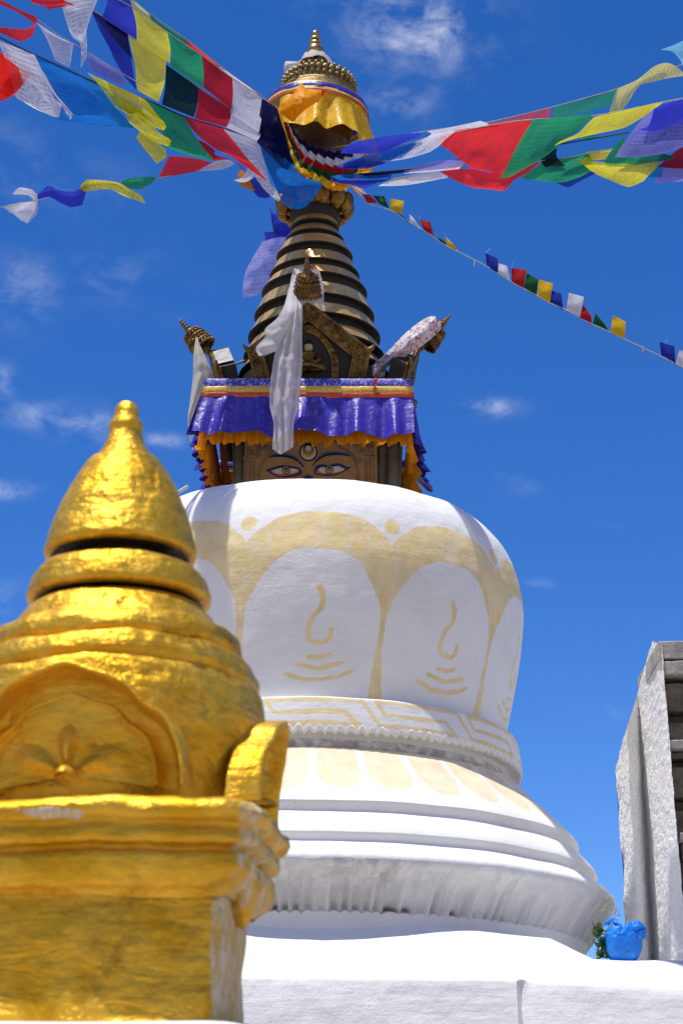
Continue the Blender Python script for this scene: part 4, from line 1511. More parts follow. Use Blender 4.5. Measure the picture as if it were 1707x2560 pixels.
rsc = sheet('scarf', 'z4', [[(1440, 668), (1470, 672, -.05), (1500, 700, -.02), (1502, 745)], [(1375, 705), (1410, 730, -.08), (1440, 765, -.05), (1445, 800)], [(1285, 780), (1325, 800, -.10), (1360, 830, -.06), (1370, 858)], [(1200, 870), (1235, 885, -.08), (1262, 905, -.05), (1275, 918)], [(1120, 940), (1150, 950, -.05), (1180, 960, -.03), (1198, 960)], [(1055, 1000), (1090, 1012), (1130, 1020), (1178, 1022)]], 11.72, M['printscarf'], None, 0, .03, 9, 22, 50, fold=(.012, 2.0))
tag(rsc, 'white scarf with dark red print wrapped from a gable tip to the valance', 'scarf', 'white ceremonial scarves')
ft = MB()
Gq = []
for (w, y2, o_) in ((66, 332, 0), (90, 345, .0), (120, 372, .0), (150, 410, .0), (170, 445, 0)):
    row = []
    for k in range(40):
        a = 2 * math.pi * k / 39
        r_ = rpx(w) * (1 + .05 * math.sin(a * 7 + y2) + .03 * math.sin(a * 13))
        row.append((FX + r_ * math.sin(a), D - r_ * math.cos(a), zfin(y2) + .008 * math.sin(a * 5 + y2 * .1)))
    Gq.append(row)
V, Fc, uv = grid_mesh(np.array(Gq))
fsc = thing('scarf', 'white scarf wrapped around the base of the topmost brass finial', 'scarf', (FX, D, zfin(445)), 'white ceremonial scarves')
make('wrap', V, Fc, M['silkwhite'], fsc, uvs=uv)
sheet('loose_end', 'z2', [[(575, 400), (590, 430), (600, 455)], [(520, 405, -.03), (520, 430, -.05), (530, 455)], [(450, 405), (455, 440, -.04), (470, 480)], [(432, 440), (432, 480), (433, 515)]], 11.78, M['silkwhite'], fsc, 0, .02, 12, 12, 18)

# ================================================================== PRAYER FLAG LINES


WORD = dict(navy='dark navy', crimson='deep crimson', sky='bright sky-blue', lav='lavender blue', lilac='pale lilac', dark='very dark green', lime='pale lime', teal='thin teal', pale='pale blue', paleyellow='pale yellow', pink='thin pink')


def line(name, label, loc_):
    return thing('prayer_flag_line', label, 'prayer flags', loc_, 'prayer flag lines tied to the spire')


def cord(parent, reg, pts, dfun, r=.004, mat='cord'):
    q = []
    for p in catmull(pts, max(24, 6 * len(pts))):
        X, Y = px(reg, p[0], p[1])
        q.append(at(X, Y, dfun(X, Y)))
    c = MB()
    c.tube(q, r, 6)
    return c.build('cord', M[mat], parent)


def quad(parent, reg, colr, tl_, tr_, br_, bl_, dfun, bulge=.03, wave=.02, mid=None, label=None, n=18, tilt=0.0):
    """one flag given by four corners (string edge first); mid = optional middle row offsets"""
    rows_ = [[tl_, ((tl_[0] + tr_[0]) / 2, (tl_[1] + tr_[1]) / 2), tr_]]
    ml = ((tl_[0] + bl_[0]) / 2, (tl_[1] + bl_[1]) / 2)
    mr = ((tr_[0] + br_[0]) / 2, (tr_[1] + br_[1]) / 2)
    mo = mid or (0, 0)
    rows_.append([(ml[0] + mo[0], ml[1] + mo[1]), ((ml[0] + mr[0]) / 2 + mo[0], (ml[1] + mr[1]) / 2 + mo[1], bulge * .6), (mr[0] + mo[0], mr[1] + mo[1])])
    rows_.append([bl_, ((bl_[0] + br_[0]) / 2, (bl_[1] + br_[1]) / 2), br_])
    return sheet('flag', reg, rows_, dfun, M['flag_' + colr], parent, bulge, wave, 7, n, n, label=label or WORD.get(colr, colr) + ' printed flag', tilt=tilt)


def rowsflag(parent, reg, colr, rows_, dfun, bulge=0.0, wave=.02, label=None, nu=18, nv=26, freq=7, tilt=0.0):
    return sheet('flag', reg, rows_, dfun, M['flag_' + colr], parent, bulge, wave, freq, nu, nv, label=label or WORD.get(colr, colr) + ' printed flag', tilt=tilt)


def dl(off):
    return lambda X, Y: 9.7 + (11.75 - 9.7) * min(1.05, X / 690.0) + off


# upper line and the doubled line right behind it
L1 = line('upper', 'uppermost prayer flag line left of the crown with blue to white flags', at(300, 60, 9.8))
d1, d1b, d2, d3 = dl(0), dl(.18), dl(-.12), dl(-.24)
quad(L1, 'z1', 'blue', (600, -40), (742, 42), (765, 222), (575, 92), d1, .05, .02, (10, 0), tilt=-.24)
quad(L1, 'z1', 'yellow', (740, 40), (938, 182), (952, 352), (768, 232), d1, .05, .02, (10, 5), tilt=-.24)
quad(L1, 'z1', 'green', (940, 182), (1130, 312), (1138, 492), (958, 372), d1, .05, .02, (8, 5), tilt=-.24)
quad(L1, 'z1', 'crimson', (1128, 312), (1302, 437), (1296, 612), (1140, 490), d1, .05, .02, (6, 4), tilt=-.24)
quad(L1, 'z1', 'white', (1298, 440), (1472, 552), (1450, 742), (1290, 632), d1, .05, .02, (6, 4), tilt=-.24)
quad(L1, 'z1', 'navy', (1470, 555), (1600, 640), (1600, 900), (1440, 795), d1, .03, .02, tilt=-.24)
cord(L1, 'z1', [(500, -80), (742, 40), (938, 180), (1130, 310), (1300, 437), (1472, 552), (1570, 640), (1660, 720)], d1)
L1b = line('behind', 'thin prayer flag line half hidden behind the uppermost flags', at(400, 80, 10.2))
quad(L1b, 'z1', 'blue', (630, -30), (725, -20), (742, 45), (650, -5), d1b, .02, .01)
quad(L1b, 'z1', 'lime', (722, -20), (842, 82), (850, 110), (740, 45), d1b, .02, .01)
quad(L1b, 'z1', 'teal', (840, 78), (1042, 222), (1050, 260), (850, 120), d1b, .02, .01)
quad(L1b, 'z1', 'red', (1040, 220), (1232, 372), (1225, 385), (1050, 265), d1b, .02, .01)
quad(L1b, 'z1', 'white', (1230, 370), (1442, 522), (1440, 540), (1225, 400), d1b, .02, .01)
cord(L1b, 'z1', [(640, -60), (722, -20), (842, 78), (1042, 218), (1232, 368), (1442, 518), (1600, 620)], d1b, .003)
# second line
L2 = line('second', 'second prayer flag line down with dark blue yellow and black flags', at(380, 140, 10))
rowsflag(L2, 'z1', 'blue', [[(510, 52), (610, 122, .03), (718, 190)], [(560, 170), (640, 230, -.05), (735, 320)], [(610, 260), (680, 340, -.06), (750, 420)], [(640, 330), (700, 430, -.03), (768, 505)]], d2, 0, .03, tilt=-.26)
rowsflag(L2, 'z1', 'navy', [[(508, 52), (610, 120), (715, 190)], [(540, 108), (640, 190, -.02), (722, 240)], [(575, 140), (680, 265), (742, 330)]], lambda X, Y: d2(X, Y) - .05, 0, .01, tilt=-.26)
quad(L2, 'z1', 'yellow', (720, 205), (932, 330), (890, 572), (768, 505), d2, .06, .02, (12, 6), tilt=-.26)
quad(L2, 'z1', 'dark', (930, 360), (1112, 490), (1086, 656), (908, 585), d2, .05, .02, (8, 4), tilt=-.26)
quad(L2, 'z1', 'crimson', (1110, 490), (1296, 610), (1268, 712), (1090, 665), d2, .05, .02, (8, 4), tilt=-.26)
quad(L2, 'z1', 'white', (1290, 632), (1462, 735), (1440, 788), (1262, 712), d2, .04, .02, (6, 4), tilt=-.26)
quad(L2, 'z1', 'navy', (1455, 735), (1600, 820), (1660, 1010), (1440, 800), d2, .03, .02, tilt=-.26)
cord(L2, 'z1', [(330, -60), (510, 50), (718, 192), (932, 335), (1112, 490), (1296, 612), (1462, 735), (1640, 850)], d2)
# third line, nearest
L3 = line('third', 'lowest thick prayer flag line with crumpled white sky-blue and yellow flags', at(250, 250, 9.4))
quad(L3, 'z1', 'red', (-140, 200), (60, 330), (80, 532), (-120, 560), d3, .05, .03, tilt=-.18)
rowsflag(L3, 'z1', 'red', [[(-20, 290), (70, 350, -.05), (168, 420)], [(-20, 420), (60, 440, -.06), (130, 475)], [(-20, 560), (20, 565), (82, 530)]], lambda X, Y: d3(X, Y) - .06, 0, .02, tilt=-.18)
rowsflag(L3, 'z1', 'white', [[(-10, 225), (90, 265, .02), (195, 306)], [(30, 330), (140, 380, -.05), (250, 420)], [(60, 440), (190, 500, -.05), (330, 560)], [(90, 540), (230, 610, -.03), (345, 590)], [(130, 565), (270, 640), (335, 660)]], d3, 0, .04, nv=34, tilt=-.18)
rowsflag(L3, 'z1', 'white', [[(190, 320), (210, 350), (240, 400)], [(260, 430), (270, 480, -.04), (300, 500)], [(310, 520), (330, 560, -.04), (350, 590)], [(370, 590), (370, 630), (400, 640)], [(410, 640), (400, 665), (390, 670)]], lambda X, Y: d3(X, Y) - .07, 0, .03, tilt=-.18)
rowsflag(L3, 'z1', 'sky', [[(198, 308), (370, 385, .03), (545, 462)], [(250, 430), (420, 480, -.07), (610, 560)], [(310, 560), (480, 600, .04), (690, 650)], [(325, 672), (500, 695, -.04), (755, 718)]], d3, 0, .05, nu=26, nv=30, freq=5, tilt=-.18)
rowsflag(L3, 'z1', 'yellow', [[(488, 405), (650, 480, .03), (812, 555)], [(560, 480), (700, 560, -.05), (880, 640)], [(640, 585), (780, 650, -.05), (930, 700)], [(650, 600), (790, 680), (918, 732)]], lambda X, Y: d3(X, Y) - .05, 0, .035, freq=9, tilt=-.18)
rowsflag(L3, 'z1', 'yellow', [[(660, 545), (730, 590), (800, 620)], [(690, 600), (790, 670, -.05), (880, 730)], [(722, 680), (830, 750, -.05), (955, 785)], [(735, 695), (850, 785), (942, 820)]], lambda X, Y: d3(X, Y) - .12, 0, .03, freq=9, tilt=-.18)
rowsflag(L3, 'z1', 'yellow', [[(790, 728), (850, 770, .02), (930, 838)], [(778, 750), (840, 820, -.03), (930, 860)], [(766, 772), (830, 850), (930, 880)], [(800, 800), (850, 880), (880, 918)]], lambda X, Y: d3(X, Y) + .08, 0, .02, tilt=-.18)
rowsflag(L3, 'z1', 'green', [[(808, 553), (920, 605, .03), (1032, 652)], [(860, 660), (980, 710, -.06), (1090, 760)], [(920, 770), (1050, 815, .03), (1150, 840)], [(905, 812), (1060, 870, -.03), (1205, 902)]], d3, 0, .04, nv=30, tilt=-.18)
rowsflag(L3, 'z1', 'red', [[(1028, 650), (1140, 690, .03), (1250, 722)], [(1090, 740), (1200, 760, -.06), (1310, 790)], [(1200, 830), (1290, 850, .03), (1380, 880)], [(1300, 880), (1370, 910, -.04), (1440, 945)], [(1490, 1012), (1495, 1010), (1500, 1015)]], lambda X, Y: d3(X, Y) - .04, 0, .035, nv=34, tilt=-.18)
rowsflag(L3, 'z1', 'crimson', [[(1105, 780), (1150, 800), (1205, 842)], [(1150, 860), (1180, 850), (1210, 870)], [(1200, 900), (1240, 895), (1290, 888)]], d3, 0, .01, tilt=-.18)
rowsflag(L3, 'z1', 'white', [[(1245, 710), (1340, 750, .02), (1452, 790)], [(1310, 810), (1390, 830, -.05), (1470, 870)], [(1400, 900), (1450, 910, .03), (1495, 960)], [(1425, 980), (1470, 1000, -.03), (1515, 1030)], [(1480, 1060), (1520, 1080), (1545, 1060)], [(1555, 1128), (1565, 1125), (1572, 1115)]], lambda X, Y: d3(X, Y) - .0, 0, .04, nv=36, freq=10, tilt=-.18)
rowsflag(L3, 'z1', 'white', [[(1390, 920), (1400, 890), (1420, 905)], [(1380, 960), (1410, 960, -.04), (1428, 975)], [(1345, 1000), (1390, 1010, -.04), (1425, 985)], [(1308, 1008), (1350, 1022), (1390, 1012)]], lambda X, Y: d3(X, Y) - .08, 0, .02, tilt=-.18)
rowsflag(L3, 'z2', 'sky', [[(175, 1190, .1), (330, 1260, .1), (520, 1400, .15)], [(230, 1350, .05), (400, 1450), (640, 1540, .1)], [(290, 1500, .05), (460, 1600, -.10), (800, 1600, .1)], [(360, 1660), (520, 1700, -.06), (740, 1720, .08)], [(420, 1810), (550, 1855), (650, 1830, .05)]], lambda X, Y: 11.40, 0, .04, nu=26, nv=34, freq=6)
rowsflag(L3, 'z2', 'navy', [[(215, 770, .1), (330, 840), (370, 870, .05)], [(195, 900, .1), (340, 1000, -.05), (430, 1080, .05)], [(180, 1050, .1), (350, 1150), (490, 1290, .1)], [(175, 1190, .1), (340, 1290), (530, 1420, .15)]], lambda X, Y: 11.42, 0, .03, nu=22, nv=26)
cord(L3, 'z1', [(-60, 180), (198, 308), (370, 386), (545, 464), (810, 554), (1030, 652), (1250, 718), (1450, 788), (1640, 900)], d3, .005, 'darkcord')
# top-left loose line
d0 = dl(-.45)
L0 = line('corner', 'loose red and white prayer flag line curling in the upper corner', at(100, 40, 8.8))
rowsflag(L0, 'za', 'red', [[(-60, -40), (-70, 20)], [(100, 45), (90, 85)], [(250, 120), (230, 155)], [(412, 200), (372, 252)], [(385, 290, -.05), (345, 290, -.02)], [(350, 395, -.06), (280, 318, -.03)], [(230, 448, -.04), (130, 310)], [(80, 390), (50, 300)], [(-40, 340), (-40, 290)]], d0, 0, .01, nu=10, nv=50)
rowsflag(L0, 'za', 'red', [[(330, -40), (480, -60), (640, -60)], [(338, 10), (520, 20, -.04), (700, 0)], [(380, 40), (560, 60), (760, 40)], [(500, 68), (540, 68), (820, 70)], [(515, 100), (528, 110), (560, 78)]], d0, 0, .015)
rowsflag(L0, 'za', 'red', [[(650, 0), (700, 10), (735, 20)], [(760, 50), (780, 50), (800, 50)], [(850, 95), (860, 95), (870, 95)], [(895, 146), (898, 146), (902, 146)]], lambda X, Y: d0(X, Y) - .03, 0, .01)
rowsflag(L0, 'za', 'white', [[(660, 0, .02), (860, -50), (1090, -60)], [(700, 150), (850, 100, -.05), (1040, 60)], [(740, 280), (880, 230, -.05), (985, 200)], [(790, 400), (890, 420), (945, 330)], [(880, 490), (915, 520), (950, 470)], [(882, 740), (900, 720), (948, 620)]], d0, 0, .03, nv=40)
rowsflag(L0, 'za', 'white', [[(392, 235), (600, 370, .02), (822, 488)], [(480, 360), (640, 460, -.05), (800, 500)], [(545, 500), (660, 570, -.03), (785, 600)], [(600, 650), (680, 700), (765, 735)]], d0, 0, .02)
rowsflag(L0, 'za', 'lav', [[(815, 490), (850, 510), (888, 530)], [(830, 525), (855, 535), (885, 550)]], d0, 0, .005, nv=8, nu=8)
rowsflag(L0, 'za', 'lav', [[(958, 572), (1130, 680), (1320, 790)], [(965, 640), (1150, 740, -.04), (1350, 850)], [(955, 690), (1160, 840), (1370, 900)], [(1010, 770), (1200, 870), (1340, 935)]], lambda X, Y: d0(X, Y) + .4, 0, .02)
cord(L0, 'za', [(-200, -60), (0, 15), (412, 215), (600, 350), (822, 485), (960, 570), (1320, 790), (1600, 950)], lambda X, Y: d0(X, Y) + .02, .0025)
# lower loose line
d4 = dl(-.05)
L4 = line('lower', 'thin twisting prayer flag line low beside the spire with curled white flag', at(150, 470, 9.4))
rowsflag(L4, 'z1', 'white', [[(40, 1150), (30, 1158), (20, 1163)], [(110, 1135), (70, 1190, -.02), (60, 1185)], [(180, 1125), (130, 1180, -.06), (110, 1225)], [(205, 1130), (190, 1195, -.06), (150, 1250)]], d4, 0, .005)
rowsflag(L4, 'z1', 'white', [[(205, 1200), (160, 1245), (150, 1250)], [(195, 1140), (210, 1180, -.04), (204, 1200)], [(160, 1095), (200, 1110, -.05), (210, 1150)], [(78, 1088), (120, 1060, -.05), (214, 1100)], [(78, 1088), (110, 1052), (180, 1060)]], lambda X, Y: d4(X, Y) + .05, 0, .005)
rowsflag(L4, 'z1', 'blue', [[(212, 1118), (215, 1090), (265, 1042)], [(280, 1105), (290, 1070, -.03), (300, 1048)], [(335, 1135), (345, 1100, -.05), (320, 1062)], [(400, 1160), (410, 1110, -.05), (420, 1070)], [(462, 1148), (480, 1090), (492, 1010)]], d4, 0, .01)
rowsflag(L4, 'z1', 'yellow', [[(436, 1082), (455, 1040), (488, 1005)], [(530, 1065), (550, 1030, -.04), (560, 1008)], [(620, 1060), (650, 1035, -.04), (660, 1022)], [(700, 1098), (720, 1080, -.03), (730, 1060)], [(818, 1142), (812, 1130), (790, 1095)]], d4, 0, .015)
rowsflag(L4, 'z1', 'green', [[(678, 1038), (690, 1010), (712, 1000)], [(730, 1055), (760, 1030, -.04), (790, 992)], [(780, 1060), (820, 1030, -.03), (850, 990)], [(800, 1055), (850, 1025), (888, 992)]], d4, 0, .01)
rowsflag(L4, 'z1', 'red', [[(888, 996), (920, 930), (948, 873)], [(970, 985), (1010, 925, -.04), (1040, 880)], [(1050, 970), (1090, 930, -.03), (1120, 892)], [(1108, 960), (1150, 930), (1192, 912)]], d4, 0, .01)
rowsflag(L4, 'z1', 'white', [[(1108, 958), (1150, 935), (1200, 905)], [(1180, 955), (1220, 930, -.03), (1270, 896)], [(1250, 948), (1290, 930), (1320, 912)]], d4, 0, .01)
rowsflag(L4, 'z1', 'lav', [[(1310, 905), (1330, 930), (1345, 945)], [(1345, 915), (1365, 935), (1380, 955)]], d4, 0, .01, nu=8, nv=8)
rowsflag(L4, 'z1', 'orange', [[(1335, 958), (1350, 955), (1365, 960)], [(1332, 1010), (1370, 1010, -.03), (1400, 1010)], [(1350, 1040), (1390, 1060), (1430, 1070)]], lambda X, Y: 11.5, 0, .01)
rowsflag(L4, 'z1', 'blue', [[(1400, 1010), (1440, 990), (1470, 1000)], [(1390, 1040), (1450, 1050, -.04), (1500, 1060)], [(1450, 1105), (1490, 1110), (1515, 1100)]], lambda X, Y: 11.52, 0, .02)
cord(L4, 'z1', [(-60, 1165), (40, 1155), (210, 1120), (430, 1075), (680, 1040), (888, 995), (1110, 955), (1320, 912), (1560, 950)], d4, .0025)

# right hand lines


def dr(off):
    return lambda X, Y: 11.65 - (11.65 - 7.7) * (X - 830) / 877.0 + off


e1, e2, e3 = dr(.25), dr(0), dr(-.02)
R1 = line('r1', 'upper prayer flag line right of the canopy ending in a pale yellow flag', at(1300, 200, 10.4))
rowsflag(R1, 'z3', 'pink', [[(722, 398), (860, 362), (993, 326)], [(735, 425), (865, 395), (995, 372)]], e1, .02, .01, tilt=-.20)
quad(R1, 'z3', 'teal', (1004, 322), (1282, 248), (1245, 320), (1010, 378), e1, .03, .015, tilt=-.20)
rowsflag(R1, 'z3', 'paleyellow', [[(1282, 245), (1265, 290), (1240, 368)], [(1370, 205), (1330, 260, -.05), (1310, 330)], [(1440, 150), (1410, 200, -.04), (1375, 235)], [(1490, 134), (1470, 175, -.05), (1440, 215)], [(1530, 145), (1520, 180), (1500, 200)], [(1570, 178), (1568, 185), (1566, 190)]], e1, 0, .02, nv=30, tilt=-.20)
rowsflag(R1, 'z3', 'pale', [[(1470, 76), (1530, 55), (1600, 20)], [(1520, 85), (1560, 80, -.03), (1620, 60)], [(1550, 115), (1590, 130), (1640, 130)], [(1568, 150), (1610, 170), (1650, 190)]], e1, 0, .015, tilt=-.20)
rowsflag(R1, 'z3', 'white', [[(460, 430), (560, 412), (692, 384)], [(480, 440), (580, 425, -.03), (725, 400)], [(440, 470), (560, 445), (640, 420)]], e1, 0, .015, tilt=-.20)
rowsflag(R1, 'z3', 'blue', [[(170, 470), (290, 450, .02), (425, 434)], [(110, 495), (260, 490, -.05), (430, 450)], [(90, 522), (250, 522, -.03), (335, 490)], [(88, 524), (180, 524), (285, 520)]], lambda X, Y: e1(X, Y) - .3, 0, .02, label='dusky blue flag', tilt=-.20)
cord(R1, 'z3', [(60, 500), (425, 434), (725, 390), (1000, 325), (1282, 246), (1480, 170), (1640, 110)], e1, .003)
R2 = line('r2', 'middle prayer flag line right of the canopy with big red and green flags', at(1300, 330, 10))
rowsflag(R2, 'z3', 'sky', [[(140, 545), (260, 520), (425, 470)], [(100, 565), (240, 550, -.04), (400, 500)], [(90, 578), (220, 575), (350, 540)]], lambda X, Y: e2(X, Y) + .02, 0, .015, tilt=-.20)
rowsflag(R2, 'z3', 'blue', [[(70, 580), (160, 560), (250, 560)], [(90, 588), (180, 582, -.02), (280, 562)], [(120, 592), (200, 590), (280, 568)]], lambda X, Y: e2(X, Y) - .02, 0, .01, tilt=-.20)
rowsflag(R2, 'z3', 'white', [[(420, 470), (500, 442, .02), (585, 428)], [(350, 520), (450, 490, -.05), (540, 465)], [(300, 545), (420, 530, -.03), (510, 495)], [(262, 562), (370, 548), (470, 520)]], e2, 0, .025, tilt=-.20)
rowsflag(R2, 'z3', 'red', [[(505, 478), (590, 425, .03), (750, 405), (918, 382)], [(560, 515), (650, 500, -.06), (760, 470, -.04), (890, 440)], [(610, 555), (690, 540, -.02), (770, 540, -.06), (850, 510)], [(655, 590), (720, 600), (770, 615), (815, 600)]], e2, 0, .03, nu=26, tilt=-.20)
rowsflag(R2, 'z3', 'green', [[(922, 376), (1040, 368, .02), (1182, 350)], [(880, 440), (1000, 440, -.06), (1120, 420)], [(830, 530), (930, 520, -.04), (1020, 500)], [(800, 590), (870, 585, -.02), (960, 545)], [(774, 632), (820, 625), (870, 598)]], lambda X, Y: e2(X, Y) - .06, 0, .03, nu=22, tilt=-.20)
rowsflag(R2, 'z3', 'yellow', [[(1182, 368), (1330, 335), (1482, 303)], [(1150, 400), (1280, 385, -.04), (1440, 335)], [(1110, 440), (1230, 420, -.03), (1370, 382)], [(1040, 470), (1150, 445), (1290, 420)], [(1008, 495), (1030, 480), (1110, 450)]], lambda X, Y: e2(X, Y) - .10, 0, .02, tilt=-.20)
rowsflag(R2, 'z3', 'green', [[(1100, 450), (1150, 440), (1195, 432)], [(1130, 460), (1155, 458), (1180, 450)]], lambda X, Y: e2(X, Y) + .02, 0, .01, nu=8, nv=8, tilt=-.20)
rowsflag(R2, 'z3', 'lav', [[(1420, 340), (1500, 315), (1640, 290)], [(1370, 400), (1480, 390, -.06), (1640, 380)], [(1310, 480), (1440, 480, -.06), (1640, 460)], [(1272, 542), (1390, 540), (1480, 525), ][:3]], lambda X, Y: e2(X, Y) - .14, 0, .02, nu=24, tilt=-.20)
rowsflag(R2, 'z3', 'blue', [[(1440, 330), (1530, 300), (1640, 280)], [(1420, 400), (1500, 380, -.03), (1640, 340)], [(1375, 425), (1450, 425), (1570, 385)]], lambda X, Y: e2(X, Y) - .17, 0, .015, tilt=-.20)
cord(R2, 'z3', [(60, 575), (430, 468), (750, 400), (920, 378), (1182, 362), (1482, 303), (1660, 270)], e2, .003)
cord(R2, 'z3', [(1020, 488), (1180, 460), (1330, 434)], e2, .004, 'darkcord')
R3 = line('r3', 'lowest thick prayer flag line right of the canopy with yellow and green flags', at(1300, 430, 10))
rowsflag(R3, 'z3', 'sky', [[(40, 622), (160, 612), (300, 612)], [(60, 630), (180, 628, -.03), (310, 622)], [(80, 640), (190, 640), (290, 636)]], e3, 0, .01, tilt=-.20)
rowsflag(R3, 'z3', 'navy', [[(150, 612), (280, 602), (400, 592)], [(200, 622), (300, 615), (380, 606)]], lambda X, Y: e3(X, Y) + .03, 0, .01, tilt=-.20)
rowsflag(R3, 'z3', 'blue', [[(30, 636), (160, 640), (310, 632)], [(90, 655), (190, 655, -.04), (280, 645)], [(130, 658), (190, 676), (250, 650)]], lambda X, Y: e3(X, Y) - .02, 0, .015, tilt=-.20)
rowsflag(R3, 'z3', 'lav', [[(370, 592), (480, 565), (625, 538)], [(365, 605), (480, 590, -.03), (615, 560)]], lambda X, Y: e3(X, Y) + .05, 0, .015, tilt=-.20)
rowsflag(R3, 'z3', 'white', [[(362, 600), (480, 580), (625, 563)], [(362, 612), (470, 605, -.03), (600, 592)]], lambda X, Y: e3(X, Y) + .0, 0, .012, tilt=-.20)
rowsflag(R3, 'z3', 'white', [[(320, 630), (420, 612), (512, 602)], [(290, 645), (400, 635, -.04), (548, 622)], [(250, 666), (370, 662), (548, 630)]], lambda X, Y: e3(X, Y) - .02, 0, .015, tilt=-.20)
rowsflag(R3, 'z3', 'red', [[(515, 602), (640, 590, .02), (780, 610), (958, 556)], [(580, 640), (670, 625, -.05), (790, 640, -.05), (900, 605)], [(660, 672), (720, 670), (780, 672), (840, 640)], [(700, 676), (750, 682), (790, 686), (820, 662)]], e3, 0, .025, nu=26, tilt=-.20)
rowsflag(R3, 'z3', 'green', [[(960, 560), (1060, 545), (1160, 526)], [(925, 590), (1040, 590, -.04), (1180, 565)], [(870, 630), (990, 625, -.03), (1175, 595)], [(930, 640), (1040, 650), (1120, 628)]], e3, 0, .025, tilt=-.20)
rowsflag(R3, 'z3', 'dark', [[(950, 550), (985, 520), (1022, 500)], [(960, 572), (990, 560), (1022, 540)], [(975, 585), (1000, 580), (1060, 580)]], lambda X, Y: e3(X, Y) + .05, 0, .01, nu=10, nv=10, tilt=-.20)
rowsflag(R3, 'z3', 'blue', [[(1000, 642), (1090, 625), (1190, 598)], [(1020, 652), (1100, 645), (1185, 612)], [(1045, 664), (1075, 670), (1120, 645)]], lambda X, Y: e3(X, Y) + .12, 0, .01, tilt=-.20)
rowsflag(R3, 'z3', 'yellow', [[(1148, 518), (1200, 512), (1262, 504)], [(1145, 535), (1195, 532), (1245, 528)], [(1142, 554), (1190, 554), (1232, 550)]], lambda X, Y: e3(X, Y) + .1, 0, .01, tilt=-.20)
rowsflag(R3, 'z3', 'green', [[(1310, 450), (1330, 480), (1380, 490)], [(1260, 510), (1340, 530, -.03), (1440, 510)], [(1228, 558), (1330, 570), (1530, 545)], [(1240, 570), (1340, 575), (1450, 560)]], lambda X, Y: e3(X, Y) - .0, 0, .02, tilt=-.20)
rowsflag(R3, 'z3', 'yellow', [[(1110, 550), (1210, 562, .02), (1340, 562, .02), (1472, 552)], [(1150, 585), (1240, 595, -.06), (1340, 600, -.06), (1450, 590)], [(1200, 618), (1260, 630, -.05), (1340, 632, -.05), (1415, 622)], [(1280, 652), (1310, 664), (1340, 668), (1395, 645)]], lambda X, Y: e3(X, Y) - .12, 0, .02, nu=26, tilt=-.20)
rowsflag(R3, 'z3', 'crimson', [[(1500, 540), (1560, 500), (1640, 480)], [(1470, 570), (1550, 560, -.03), (1640, 540)], [(1450, 584), (1540, 590), (1640, 590)]], e3, 0, .02, tilt=-.20)
rowsflag(R3, 'z3', 'sky', [[(1440, 590), (1460, 586), (1490, 586)], [(1420, 628), (1440, 628), (1475, 628)]], lambda X, Y: e3(X, Y) + .05, 0, .01, nu=8, nv=8, tilt=-.20)
rowsflag(R3, 'z3', 'lav', [[(1490, 588), (1550, 588), (1640, 580)], [(1465, 620), (1540, 618, -.03), (1640, 610)], [(1442, 655), (1530, 648), (1640, 640)]], lambda X, Y: e3(X, Y) - .02, 0, .015, tilt=-.20)
cord(R3, 'z3', [(20, 628), (370, 592), (625, 560), (958, 556), (1160, 525), (1300, 500), (1640, 470)], e3, .003)

# small flag line running down to the right


def ds(X, Y):
    return 11.75 + .9 * (X - 830) / 877.0


R4 = line('small', 'long thin line of small square flags sloping down beyond the spire', at(1300, 700, 12.2))
SM = [('white', (70, 38), (110, 50), (118, 95), (90, 75)), ('red', (117, 72), (152, 86), (188, 120), (140, 123)), ('green', (165, 88), (217, 92), (240, 148), (196, 126)), ('yellow', (245, 101), (307, 114), (296, 171), (243, 154)), ('blue', (262, 150), (278, 165), (335, 208), (322, 208)),
      ('white', (330, 170), (350, 190), (383, 241), (336, 212)), ('red', (375, 196), (425, 208), (442, 270), (396, 245)), ('green', (443, 274), (470, 282), (498, 302), (496, 315)), ('yellow', (492, 268), (515, 297), (560, 346), (500, 316)),
      ('blue', (674, 348), (731, 374), (731, 440), (680, 408)), ('white', (717, 391), (772, 406), (788, 478), (734, 440)), ('red', (790, 416), (861, 424), (846, 508), (793, 480)), ('green', (862, 440), (914, 469), (904, 534), (846, 508)),
      ('yellow', (914, 468), (979, 486), (965, 574), (908, 540)), ('blue', (967, 515), (1016, 532), (1026, 607), (961, 571)), ('white', (1050, 527), (1119, 547), (1101, 636), (1040, 604)), ('red', (1115, 581), (1152, 632), (1156, 676), (1100, 640)),
      ('green', (1172, 622), (1205, 660), (1236, 706), (1158, 668)), ('yellow', (1250, 628), (1308, 660), (1302, 736), (1239, 706)), ('blue', (1461, 750), (1527, 770), (1533, 849), (1468, 814)), ('white', (1550, 786), (1610, 806), (1600, 885), (1533, 846))]
for c_, a, b, c, d in SM:
    sheet('flag', 'z6', [[a, ((a[0] + b[0]) / 2, (a[1] + b[1]) / 2, .02), b], [((a[0] + d[0]) / 2, (a[1] + d[1]) / 2), ((a[0] + c[0]) / 2, (a[1] + c[1]) / 2, -.02), ((b[0] + c[0]) / 2, (b[1] + c[1]) / 2)], [d, ((c[0] + d[0]) / 2, (c[1] + d[1]) / 2), c]], ds, M['small_' + c_], R4, .01, .012, 12, 9, 9, label=c_ + ' small flag')
sheet('flag', 'z6', [[(848, 508), (875, 520), (905, 534)], [(862, 520), (885, 532), (904, 542)]], ds, M['flag_dark'], R4, 0, .003, 9, 6, 6, label='dark folded flag')
cord(R4, 'z6', [(80, 60), (140, 122), (240, 153), (335, 210), (396, 246), (498, 316), (560, 346), (676, 406), (735, 441), (793, 480), (846, 508), (908, 541), (962, 572), (1040, 606), (1100, 640), (1158, 670), (1239, 706), (1302, 737), (1468, 815), (1533, 848), (1640, 905)], ds, .0035)
tx = MB()
